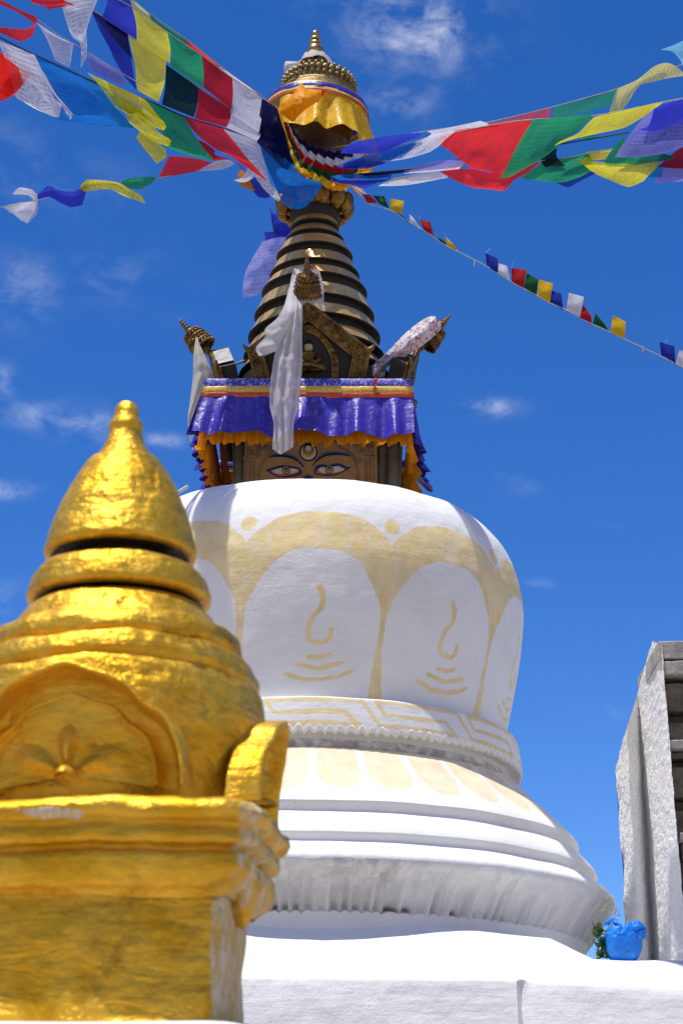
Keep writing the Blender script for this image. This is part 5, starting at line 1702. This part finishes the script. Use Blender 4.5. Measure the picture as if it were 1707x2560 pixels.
for x, y in ((624, 390), (1385, 778)):
    p = at(*px('z6', x, y - 10), ds(*px('z6', x, y)))
    tx.tube([p, p - Vector((0, 0, .03)), p - Vector((.004, 0, .05))], [.006, .005, .004], 6)
for x, y, x2, y2 in ((676, 348, 697, 325), (792, 416, 800, 390), (376, 196, 378, 176), (493, 268, 490, 262), (1485, 752, 1496, 738)):
    dd = ds(*px('z6', x, y))
    tx.tube([at(*px('z6', x, y), dd), at(*px('z6', x2, y2), dd)], .0018, 4)
tx.build('knot', M['cord'], R4)

# flags hanging behind the spire
BH = line('behind', 'blue and lavender flags hanging behind the ringed spire', at(640, 720, 12.6))
rowsflag(BH, 'zb', 'blue', [[(460, 600), (560, 620), (660, 640)], [(470, 700), (570, 710, -.03), (660, 720)], [(495, 835), (570, 830), (660, 820)]], 12.55, 0, .02)
rowsflag(BH, 'zb', 'blue', [[(392, 785), (500, 780), (640, 765)], [(400, 825), (500, 812), (640, 800)], [(412, 865), (510, 845), (640, 830)]], 12.6, 0, .015)
rowsflag(BH, 'zb', 'lilac', [[(375, 880), (500, 840, -.03), (640, 822)], [(280, 1040), (420, 1020, -.05), (600, 1000)], [(205, 1200), (340, 1190, -.05), (520, 1180)], [(178, 1428), (300, 1405), (480, 1360)]], 12.62, 0, .03, nv=30)
cord(BH, 'zb', [(455, 560), (470, 610), (480, 700), (495, 830)], lambda X, Y: 12.56, .004, 'darkcord')

# ================================================================== GOLD STUPA IN FRONT
GD = 3.2
GX = at(285, 1800, GD).x
GA = Vector((GX, GD, 0))
gz0 = at(300, 2548, 2.94).z
gold = thing('gold_stupa', 'small gold painted stupa with lotus medallions and flaking corner', 'stupa', (GX, GD, gz0))
def FZ(Y, r):
    return at(292, Y, GD - r).z


gprof = [(.001, 2.986), (.010, 2.9865), (.018, 2.981), (.0215, 2.971), (.0228, 2.963), (.0215, 2.955), (.026, 2.947), (.0310, 2.938), (.0318, 2.931), (.0285, 2.925), (.0285, 2.918), (.032, 2.905), (.0385, 2.888), (.0490, 2.869), (.0500, 2.866), (.0470, 2.8635), (.0600, 2.8625), (.0655, 2.858),
         (.0710, 2.848), (.082, 2.829), (.0940, 2.809), (.102, 2.791), (.1095, 2.773), (.1155, 2.755), (.1210, 2.737), (.1265, 2.718), (.1305, 2.700), (.1340, 2.686), (.1325, 2.679), (.126, 2.676), (.085, 2.674), (.083, 2.652), (.128, 2.652), (.1405, 2.649), (.1490, 2.637), (.1530, 2.632), (.1580, 2.610), (.1605, 2.599), (.158, 2.593), (.148, 2.590), (.102, 2.588), (.100, 2.566),
         (.146, FZ(1462, .146)), (.158, FZ(1472, .158)), (.170, FZ(1490, .170)), (.181, FZ(1510, .181)), (.184, FZ(1514, .184)),
         (.200, FZ(1512, .200)), (.211, FZ(1519, .211)), (.218, FZ(1535, .218)), (.220, FZ(1556, .220)), (.217, FZ(1570, .217)), (.211, FZ(1575, .211)),
         (.226, FZ(1573, .226)), (.237, FZ(1581, .237)), (.243, FZ(1598, .243)), (.245, FZ(1616, .245)), (.242, FZ(1630, .242)), (.236, FZ(1636, .236)),
         (.2465, FZ(1637, .2465)), (.252, FZ(1652, .252)),
         (.2560, 2.402), (.2590, 2.385), (.2600, 2.362), (.2580, 2.335), (.2530, 2.305), (.2460, 2.270), (.238, 2.24), (.232, 2.19)]
gprof = [(r, z if z < 2.87 else 2.87 + (z - 2.87) * .905) for r, z in gprof]
gp_ = []
for a, b in zip(gprof[:-1], gprof[1:]):
    L = math.hypot(b[0] - a[0], b[1] - a[1])
    k = max(1, int(L / .0035))
    for i in range(k):
        gp_.append((a[0] + (b[0] - a[0]) * i / k, a[1] + (b[1] - a[1]) * i / k))
gp_.append(gprof[-1])
# soften the corners a little
gpa = np.array(gp_)
for _ in range(2):
    gpa[1:-1] = gpa[1:-1] * .6 + (gpa[:-2] + gpa[2:]) * .2
NG = 300
Gg = lathe_np(gpa, GX, GD, NG)
ag = np.linspace(0, 2 * np.pi, NG, endpoint=False)
flk = np.zeros((len(gpa), NG))
for i in range(len(gpa)):
    for j in range(NG):
        p = Vector(Gg[i, j])
        r_, z_ = gpa[i]
        sc2 = min(1, r_ / .08)
        low = (1.7 if z_ > 2.42 else .9) if z_ < 2.545 else .62
        k_ = (.0060 * fbm(p, 11, 3) * low + .0030 * fbm(p, 40, 3) - .004 * max(0, fbm(p + Vector((3, 3, 3)), 26, 2) - .28) * 4) * sc2
        kz = (.0060 * fbm(p + Vector((9, 0, 0)), 9, 2)) * sc2 * low
        Gg[i, j, 0] += math.sin(ag[j]) * k_
        Gg[i, j, 1] -= math.cos(ag[j]) * k_
        Gg[i, j, 2] += kz
slot_shade = np.zeros((len(gpa), NG))
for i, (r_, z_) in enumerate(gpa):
    # near-black colour paints the shade in the undercut joints below the discs
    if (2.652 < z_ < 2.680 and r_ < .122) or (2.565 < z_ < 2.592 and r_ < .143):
        slot_shade[i] = 1
make('body', Gg.reshape(-1, 3), lathe_faces(len(gpa), NG), M['gold'], gold, attrs={'flake': flk.ravel(), 'bare': slot_shade.ravel()})

# medallions: lotus in an ogee arch, standing against the dome
GR = R(-9)


def medallion(ang, name='medallion', sz=1.0):
    nrm = Vector((math.sin(ang), -math.cos(ang), 0))
    tang = Vector((math.cos(ang), math.sin(ang), 0))
    W2, H2 = .190 * sz, .188 * sz
    z0 = 2.215
    NTH, NS = 150, 80
    Vm = []
    cy = .022
    for i in range(NS + 1):
        s = i / NS                         # 0 outline .. 1 centre
        for j in range(NTH + 1):
            th = math.pi * j / NTH          # 0 right .. pi left
            og = 1 + .055 * math.exp(-((th - math.pi / 2) / .16) ** 2)
            sh = 1 - .055 * math.exp(-((abs(th - math.pi / 2) - .78) / .16) ** 2)
            ox = W2 * math.cos(th) * sh
            oz = H2 * (math.sin(th) ** .85) * og * sh
            x = ox * (1 - s)
            z = cy * s + oz * (1 - s)
            # relief height
            if s < .015:
                h = .036 + .4 * s
            elif s < .045:
                h = .042 - .003 * ((s - .030) / .015) ** 2
            elif s < .12:
                h = .039 - (1 - (1 - (s - .045) / .075) ** 2) * .045
            elif s < .24:
                h = -.006 - .004 * math.sin((s - .12) / .12 * math.pi)
            elif s < .30:
                h = -.006 + .012 * math.sin((s - .24) / .06 * math.pi)
            else:
                t = (s - .30) / .70
                pet = abs(math.cos(3.0 * (th - math.pi / 2))) ** 3
                env = math.sin(math.pi * max(0, min(1, (t - .22) / .78))) if t < .82 else .25
                cen = math.exp(-((th - math.pi / 2) / .22) ** 2)
                h = -.012 + (.010 * pet + .014 * cen) * env
                if t > .84:
                    h = -.008 + .034 * math.sqrt(max(0, min(1, (t - .84) / .16)))
            p = GA + nrm * (.2565 + h - .62 * x * x / .51) + tang * x + Vector((0, 0, z0 + z))
            p += nrm * (.0035 * fbm(p, 24, 3)) + Vector((0, 0, .003 * fbm(p + Vector((4, 4, 4)), 16, 2)))
            Vm.append(p)
    Fm = []
    w = NTH + 1
    for i in range(NS):
        for j in range(NTH):
            Fm.append((i * w + j, i * w + j + 1, (i + 1) * w + j + 1, (i + 1) * w + j))
    # rim thickness back to the dome
    k = len(Vm)
    for j in range(NTH + 1):
        Vm.append(Vm[j] - nrm * .050)
    for j in range(NTH):
        Fm.append((j + 1, j, k + j, k + j + 1))
    # back closed
    return make(name, Vm, Fm, M['gold'], gold, attrs={'flake': [0.0] * len(Vm)})


for q in range(4):
    medallion(GR + q * math.pi / 2 + (R(6) if q == 1 else 0), 'medallion', .84 if q == 1 else 1.0)

# cornice and die under the gold dome
cz = gold.location.z


def square_loft(name, levels, ang, mat, parent, res=46, rough=.004, flakef=None, cx=0, cy=0):
    """levels: [(half width, z)], rounded square sections, hand modelled"""
    Lv = []
    for a, b in zip(levels[:-1], levels[1:]):
        k = max(1, int(math.hypot(b[0] - a[0], b[1] - a[1]) / .006))
        for i in range(k):
            Lv.append((a[0] + (b[0] - a[0]) * i / k, a[1] + (b[1] - a[1]) * i / k))
    Lv.append(levels[-1])
    base = []
    per_ = res * 4
    for k in range(per_):
        sd2, t = divmod(k, res)
        t = t / res * 2 - 1
        base.append({0: (t, -1), 1: (1, t), 2: (-t, 1), 3: (-1, -t)}[sd2])
    Vq, fl = [], []
    ca, sa = math.cos(ang), math.sin(ang)
    for (h, z) in Lv:
        for (x, y) in base:
            m_ = max(abs(x), abs(y))
            L_ = (abs(x) ** 9 + abs(y) ** 9) ** (1 / 9)
            x2, y2 = x / L_ * h, y / L_ * h
            y2 = y2 if y2 < 0 else y2 * .35
            p = Vector((GX + cx + x2 * ca - y2 * sa, GD + cy + x2 * sa + y2 * ca, z))
            off_ = rough * (1.4 * fbm(p, 9, 3) + .7 * fbm(p, 30, 3))
            p += Vector((p.x - GX - cx, p.y - GD - cy, 0)).normalized() * off_ + Vector((0, 0, rough * 1.6 * fbm(p + Vector((5, 5, 5)), 8, 2)))
            Vq.append(p)
            fl.append(flakef(p, x, y) if flakef else 0)
    Fq = [(i * per_ + k, i * per_ + (k + 1) % per_, (i + 1) * per_ + (k + 1) % per_, (i + 1) * per_ + k) for i in range(len(Lv) - 1) for k in range(per_)]
    Fq = [f[::-1] for f in Fq]
    Fq.append(tuple(range(per_)))
    return make(name, Vq, Fq, mat, parent, attrs={'flake': fl})


ztop = at(420, 1985, 2.90).z


def fl_corn(p, x, y):
    v = 0.0
    if x > .93 and y > -.97:
        v = .50 if p.z < ztop - .045 else .34
    g_ = math.exp(-((p.x - at(130, 2060, 2.89).x) / .065) ** 2 - ((p.z - (ztop - .026)) / .018) ** 2)
    g2 = math.exp(-((p.x - at(625, 2060, 2.88).x) / .022) ** 2 - ((p.z - (ztop - .024)) / .028) ** 2)
    return max(v, .80 * g_, .85 * g2)


zc = lambda Y, d=2.90: at(420, Y, d).z
square_loft('cornice', [(.18, ztop + .004), (.250, ztop + .003), (.277, ztop - .002), (.292, zc(2002)), (.296, zc(2022)), (.290, zc(2042)), (.276, zc(2052)), (.282, zc(2085)), (.279, zc(2098)), (.262, zc(2106)), (.261, zc(2116)), (.272, zc(2126)), (.270, zc(2165)), (.258, zc(2200)), (.244, zc(2212)), (.236, zc(2225))], R(-6), M['gold'], gold, 64, .0085, fl_corn)


def fl_die(p, x, y):
    return .68 if x > .96 else (.10 if y < -.9 else 0)


square_loft('pedestal_block', [(.236, zc(2190)), (.236, zc(2230)), (.238, zc(2330)), (.237, zc(2430)), (.240, zc(2540)), (.242, gz0 - .01)], R(-3), M['gold'], gold, 64, .0075, fl_die, -.012, .0)
# lumps of stone left on the side of the cornice
lp = MB()
for X, Y, d, r in ((640, 2215, 3.06, .040), (672, 2190, 3.14, .020), (632, 2262, 3.07, .034)):
    lp.ball(at(X - 26, Y, d), r * .62, r, r * 1.05, 14)
lo_ = lp.build('side_carving', M['gold'], gold)
me = lo_.data
a_ = me.attributes.new('flake', 'FLOAT', 'POINT')
a_.data.foreach_set('value', [.46] * len(me.vertices))
for v in me.vertices:
    q = v.co
    v.co = q + v.normal * (.006 * fbm(q * 1.0, 22, 3) + .003 * fbm(q, 60, 2))

# whitewashed pedestal carrying the gold stupa
ped = MB()
pv, pfc = [], []
zt_ = gz0
Lv = [(.10, zt_ - .002), (.24, zt_ - .002), (.275, zt_ - .004), (.305, zt_ - .018), (.315, zt_ - .045), (.32, zt_ - .3), (.34, 0)]
res = 40
for h, z in Lv:
    for k in range(res * 4):
        sd2, t = divmod(k, res)
        t = t / res * 2 - 1
        x, y = {0: (t, -1), 1: (1, t), 2: (-t, 1), 3: (-1, -t)}[sd2]
        L_ = (abs(x) ** 8 + abs(y) ** 8) ** (1 / 8)
        p = Vector((GX - .012 + x / L_ * h, GD + y / L_ * h, z))
        p += Vector((0, 0, .006 * fbm(p, 5, 2)))
        pv.append(p)
for i in range(len(Lv) - 1):
    for k in range(res * 4):
        pfc.append(((i + 1) * res * 4 + k, (i + 1) * res * 4 + (k + 1) % (res * 4), i * res * 4 + (k + 1) % (res * 4), i * res * 4 + k))
pfc.append(tuple(range(res * 4)))
po_ = make('pedestal', pv, pfc, M['pedestal'], origin=(GX, GD, 0))
tag(po_, 'whitewashed pedestal under the small gold stupa', 'pedestal')

# ================================================================== WHITE WALL PIECE ON THE RIGHT
wall = thing('masonry_pier', 'weathered whitewashed pier with dark stepped masonry behind the blue bag', 'pier', at(1640, 2400, 10.9))
# outline of the plastered left flank, seen edge on: columns of (X, top Y, distance)
cols = [(1541, 1925, 11.40), (1556, 1872, 11.30), (1575, 1822, 11.10), (1590, 1782, 11.2), (1608, 1733, 11.38), (1630, 1664, 11.15), (1653, 1600, 10.90), (1664, 1605, 10.72), (1676, 1612, 10.62)]
fl_ = MB()
NC, NZ = 110, 240
Gw = np.zeros((NC, NZ, 3))
for i in range(NC):
    t = i / (NC - 1) * (len(cols) - 1)
    k = min(int(t), len(cols) - 2)
    f = t - k
    X = cols[k][0] * (1 - f) + cols[k + 1][0] * f
    Yt = cols[k][1] * (1 - f) + cols[k + 1][1] * f
    dd = cols[k][2] * (1 - f) + cols[k + 1][2] * f
    top = at(X, Yt, dd)
    for j in range(NZ):
        v = j / (NZ - 1)
        z = top.z * (1 - v) + 2.70 * v
        Xs = X + (6 * v * (1 - i / NC) + 20 * v * max(0, (i / NC - .8) / .2))
        if i < 10:
            Xs += 9 * mnoise.noise(Vector((v * 9, 1, 3))) + (12 * math.exp(-((v - .40) / .05) ** 2)) + 10 * (1 if v > .78 else 0)
        p = at(Xs, 2000, dd)
        q = Vector((p.x, dd, z))
        q += Vector((.008 * fbm(q, 5, 3) + .007 * fbm(q, 24, 4), .010 * fbm(q + Vector((3, 3, 3)), 6, 3) + .010 * fbm(q + Vector((3, 3, 3)), 28, 4), .012 * fbm(q, 3, 3) if j == 0 else 0))
        Gw[i, j] = q
V, Fc, _ = grid_mesh(Gw)
fl_.add(V, [f[::-1] for f in Fc])
# back and top so that it is a solid
k0 = len(fl_.v)
bkx = 13.0
for i in range(NC):
    p = Vector(Gw[i, 0])
    fl_.v.append(Vector((p.x + .15, p.y + .9, p.z)))
for i in range(NC - 1):
    fl_.f.append((i * NZ, (i + 1) * NZ, k0 + i + 1, k0 + i))
    fl_.m.append(0)
# back flank
k1 = len(fl_.v)
e0, e1_ = Vector(Gw[0, 0]), Vector(Gw[0, -1])
fl_.v += [e0, e1_, Vector((e1_.x + .15, e1_.y + .9, e1_.z)), Vector((e0.x + .15, e0.y + .9, e0.z))]
fl_.f.append((k1, k1 + 1, k1 + 2, k1 + 3))
fl_.m.append(0)
fl_.build('plaster_face', M['pillar'], wall)
# front of stepped dark courses with paler cap stones
yq = 10.66
x0_ = at(1676, 2000, yq).x
courses = [(1605, 1650, 'cap', -6), (1654, 1690, 'cap', 4), (1695, 1702, 'gap', 6), (1703, 1775, 'br', 6), (1776, 1800, 'gap', 8), (1801, 1848, 'br', 6), (1850, 1874, 'cap', 4), (1876, 1892, 'br', 12), (1893, 1912, 'gap', 14), (1913, 1990, 'br', 10), (1992, 2022, 'gap', 12), (2023, 2080, 'br', 14), (2082, 2104, 'cap', 20), (2105, 2150, 'br', 26),
           (2152, 2250, 'br', 24), (2252, 2280, 'gap', 26), (2281, 2340, 'br', 22), (2342, 2400, 'br', 24), (2402, 2470, 'cap', 26)]
for Y0, Y1, kd, dx in courses:
    zt2, zb2 = at(1690, Y0, yq).z, at(1690, Y1, yq).z
    xx = at(1672 + dx, 2000, yq).x
    dep = {'cap': -.03, 'br': .03, 'gap': .12}[kd]
    tgt = MB()
    w_ = .30
    x_ = xx
    row_rot = Matrix.Rotation(R(rnd.uniform(-.6, .6)), 3, 'Z')
    # one course = one block row with worn joints
    nseg = 40
    q0 = Vector((xx, yq + dep, 0))
    L_ = 1.1
    V, Fc = [], []
    for k_ in range(nseg + 1):
        x2 = xx + L_ * k_ / nseg
        jn = .012 if (k_ + len(kd)) % 11 == 0 else 0
        ry = yq + dep + jn + .010 * mnoise.noise(Vector((x2 * 9, zt2 * 7, 2)))
        dzz = .006 * mnoise.noise(Vector((x2 * 12, zt2 * 3, 7)))
        bev = min(.008, (zt2 - zb2) * .2)
        V += [(x2, yq + .8, zt2 - .002 + dzz), (x2, ry + bev, zt2 - .002 + dzz), (x2, ry, zt2 - bev + dzz), (x2, ry + .004, zb2 + bev + dzz * .5), (x2, ry + bev, zb2 + .002), (x2, yq + .8, zb2 + .002)]
    for k_ in range(nseg):
        for m_ in range(6):
            Fc.append((k_ * 6 + m_, k_ * 6 + (m_ + 1) % 6, (k_ + 1) * 6 + (m_ + 1) % 6, (k_ + 1) * 6 + m_))
    Fc.append((5, 4, 3, 2, 1, 0))
    Fc.append(tuple(nseg * 6 + m_ for m_ in range(6)))
    tgt.add(V, Fc)
    tgt.build('cap_stone' if kd == 'cap' else 'stone_course', M['capstone'] if kd == 'cap' else M['brick'], wall, smooth=False)
core = MB()
core.box((x0_ + .62, yq + .62, (2.7 + at(1690, 1640, yq).z) / 2), 1.05, .9, at(1690, 1640, yq).z - 2.7)
core.build('core', M['mortar'], wall, smooth=False)

# ================================================================== BLUE BAG, WEED, ROD
bag_c = at(1557, 2354, 10.50)
bag_b = at(1557, 2410, 10.46)
bg_ = thing('plastic_bag', 'knotted bright blue plastic bag lying against the white base', 'bag', bag_b)
bm_ = MB()
rx_ = (at(1605, 2360, 10.50).x - at(1510, 2360, 10.50).x) / 2 * .97
rz_ = (bag_c.z - bag_b.z)
NBb = 56
Vb_, Fb_ = [], []
for i in range(NBb + 1):
    th = math.pi * i / NBb
    for k in range(2 * NBb):
        a = math.pi * k / NBb
        d_ = Vector((math.sin(th) * math.cos(a), math.sin(th) * math.sin(a), math.cos(th)))
        top_ = max(0, d_.z)
        rid = 1 - abs(mnoise.noise(d_ * 3.1 + Vector((5, 1, 2))))
        rid2 = 1 - abs(mnoise.noise(d_ * 6.3 + Vector((1, 8, 2))))
        s_ = 1 + .06 * mnoise.noise(d_ * 1.6 + Vector((2, 0, 0))) + (.10 * rid ** 4 + .05 * rid2 ** 4) * (.25 + top_) - .05
        ff_ = 1 / (abs(d_.x) ** 2.6 + abs(d_.y) ** 2.6 + abs(d_.z) ** 2.6) ** (1 / 2.6)
        d_ = d_ * ff_
        zz = max(d_.z * rz_ * (1.0 if d_.z < 0 else .80), -rz_ * 1.02)
        s_ *= 1 - .06 * top_ ** 2
        crease_ = -.13 * math.exp(-((d_.x - .10 - .3 * d_.y) / .14) ** 2) * top_
        p = bag_c + Vector((d_.x * rx_ * s_, d_.y * rx_ * .9 * s_, zz * s_ + crease_ * rz_ * 2))
        Vb_.append(p)
for i in range(NBb):
    for k in range(2 * NBb):
        Fb_.append((i * 2 * NBb + k, (i + 1) * 2 * NBb + k, (i + 1) * 2 * NBb + (k + 1) % (2 * NBb), i * 2 * NBb + (k + 1) % (2 * NBb)))
make('body', Vb_, Fb_, M['bag'], bg_)
kb = MB()
kc = at(*px('zg', 915, 715), 10.46)
kb.ball(kc, .047, .045, .058, 26, 0, Matrix.Rotation(R(-28), 3, 'Y'))
for i_, v_ in enumerate(kb.v):
    q_ = (v_ - kc)
    n_ = q_.normalized()
    kb.v[i_] = kc + q_ * (1 + .22 * (1 - abs(mnoise.noise(n_ * 2.6))) ** 3 - .16 - .35 * math.exp(-((n_.z + .1 - .4 * n_.x) / .16) ** 2) * max(0, -n_.y))
kb.build('folded_neck', M['bag'], bg_, autosmooth=70)
sheet('handle', 'zg', [[(430, 660, .05), (450, 600, .03), (500, 545, .03)], [(480, 650, .05), (510, 590, .0), (545, 530, .0)], [(560, 660, .02), (580, 600, -.02), (590, 540, .0)], [(640, 680, .03), (650, 610), (655, 560)]], 10.46, M['bag'], bg_, 0, .03, 16, 18, 18)
wd = thing('weed', 'dusty green weed growing beside the blue bag', 'plant', at(1492, 2395, 10.60))
lf = MB()
base_ = at(*px('zg', 470, 1060), 10.60)
for k in range(90):
    t = rnd.random()
    c0 = at(*px('zg', 300 + 150 * rnd.random() + 60 * t, 660 + 400 * t + rnd.uniform(-40, 60)), 10.52 + rnd.uniform(-.05, .10))
    L = rnd.uniform(.022, .055)
    dv_ = Vector((rnd.uniform(-1, .8), rnd.uniform(-1, .4), rnd.uniform(-.8, .9))).normalized()
    sv_ = dv_.cross(Vector((rnd.uniform(-1, 1), rnd.uniform(-1, 1), 1))).normalized()
    n_ = dv_.cross(sv_)
    w_ = L * rnd.uniform(.28, .42)
    q = [c0, c0 + dv_ * L * .4 + sv_ * w_, c0 + dv_ * L * .5 + n_ * L * .12, c0 + dv_ * L * .4 - sv_ * w_, c0 + dv_ * L - n_ * L * .1]
    lf.add(q, [(0, 1, 2), (0, 2, 3), (1, 4, 2), (3, 2, 4)])
lf.build('leaves', M['leafgreen'], wd, autosmooth=None)
stm = MB()
for pts_ in (((470, 1060), (400, 860), (380, 650)), ((520, 1100), (430, 900), (330, 760)), ((500, 1080), (470, 940), (440, 800))):
    stm.tube([at(*px('zg', *p), 10.50) for p in pts_], [.006, .004, .002], 6)
stm.build('stem', M['leafgreen'], wd)
dst = MB()
for pts_ in (((415, 760), (560, 610), (600, 450), (620, 400)), ((600, 470), (560, 480)), ((600, 440), (650, 430)), ((520, 330), (470, 350), (415, 430)), ((520, 330), (560, 320)), ((590, 520), (640, 500)), ((420, 430), (460, 425)), ((540, 300), (520, 260))):
    q = [at(*px('zg', *p), 10.36) for p in pts_]
    dst.tube(q, .0022, 5)
    for p in q[1:]:
        for _ in range(3):
            dst.ball(p + Vector((rnd.uniform(-.008, .008), rnd.uniform(-.008, .008), rnd.uniform(-.008, .008))), rnd.uniform(.003, .006), None, None, 5)
dst.build('dry_stalk', M['drystalk'], wd)

rd = MB()
pa, pb2 = at(420, 1246, 12.2), at(471, 1216, 12.2)
rd.tube([pa + (pa - pb2) * .8, pa, pb2], .013, 12)
pole = rd.build('rod', M['rod'])
tag(pole, 'pale grey rod sticking out behind the white dome', 'rod')
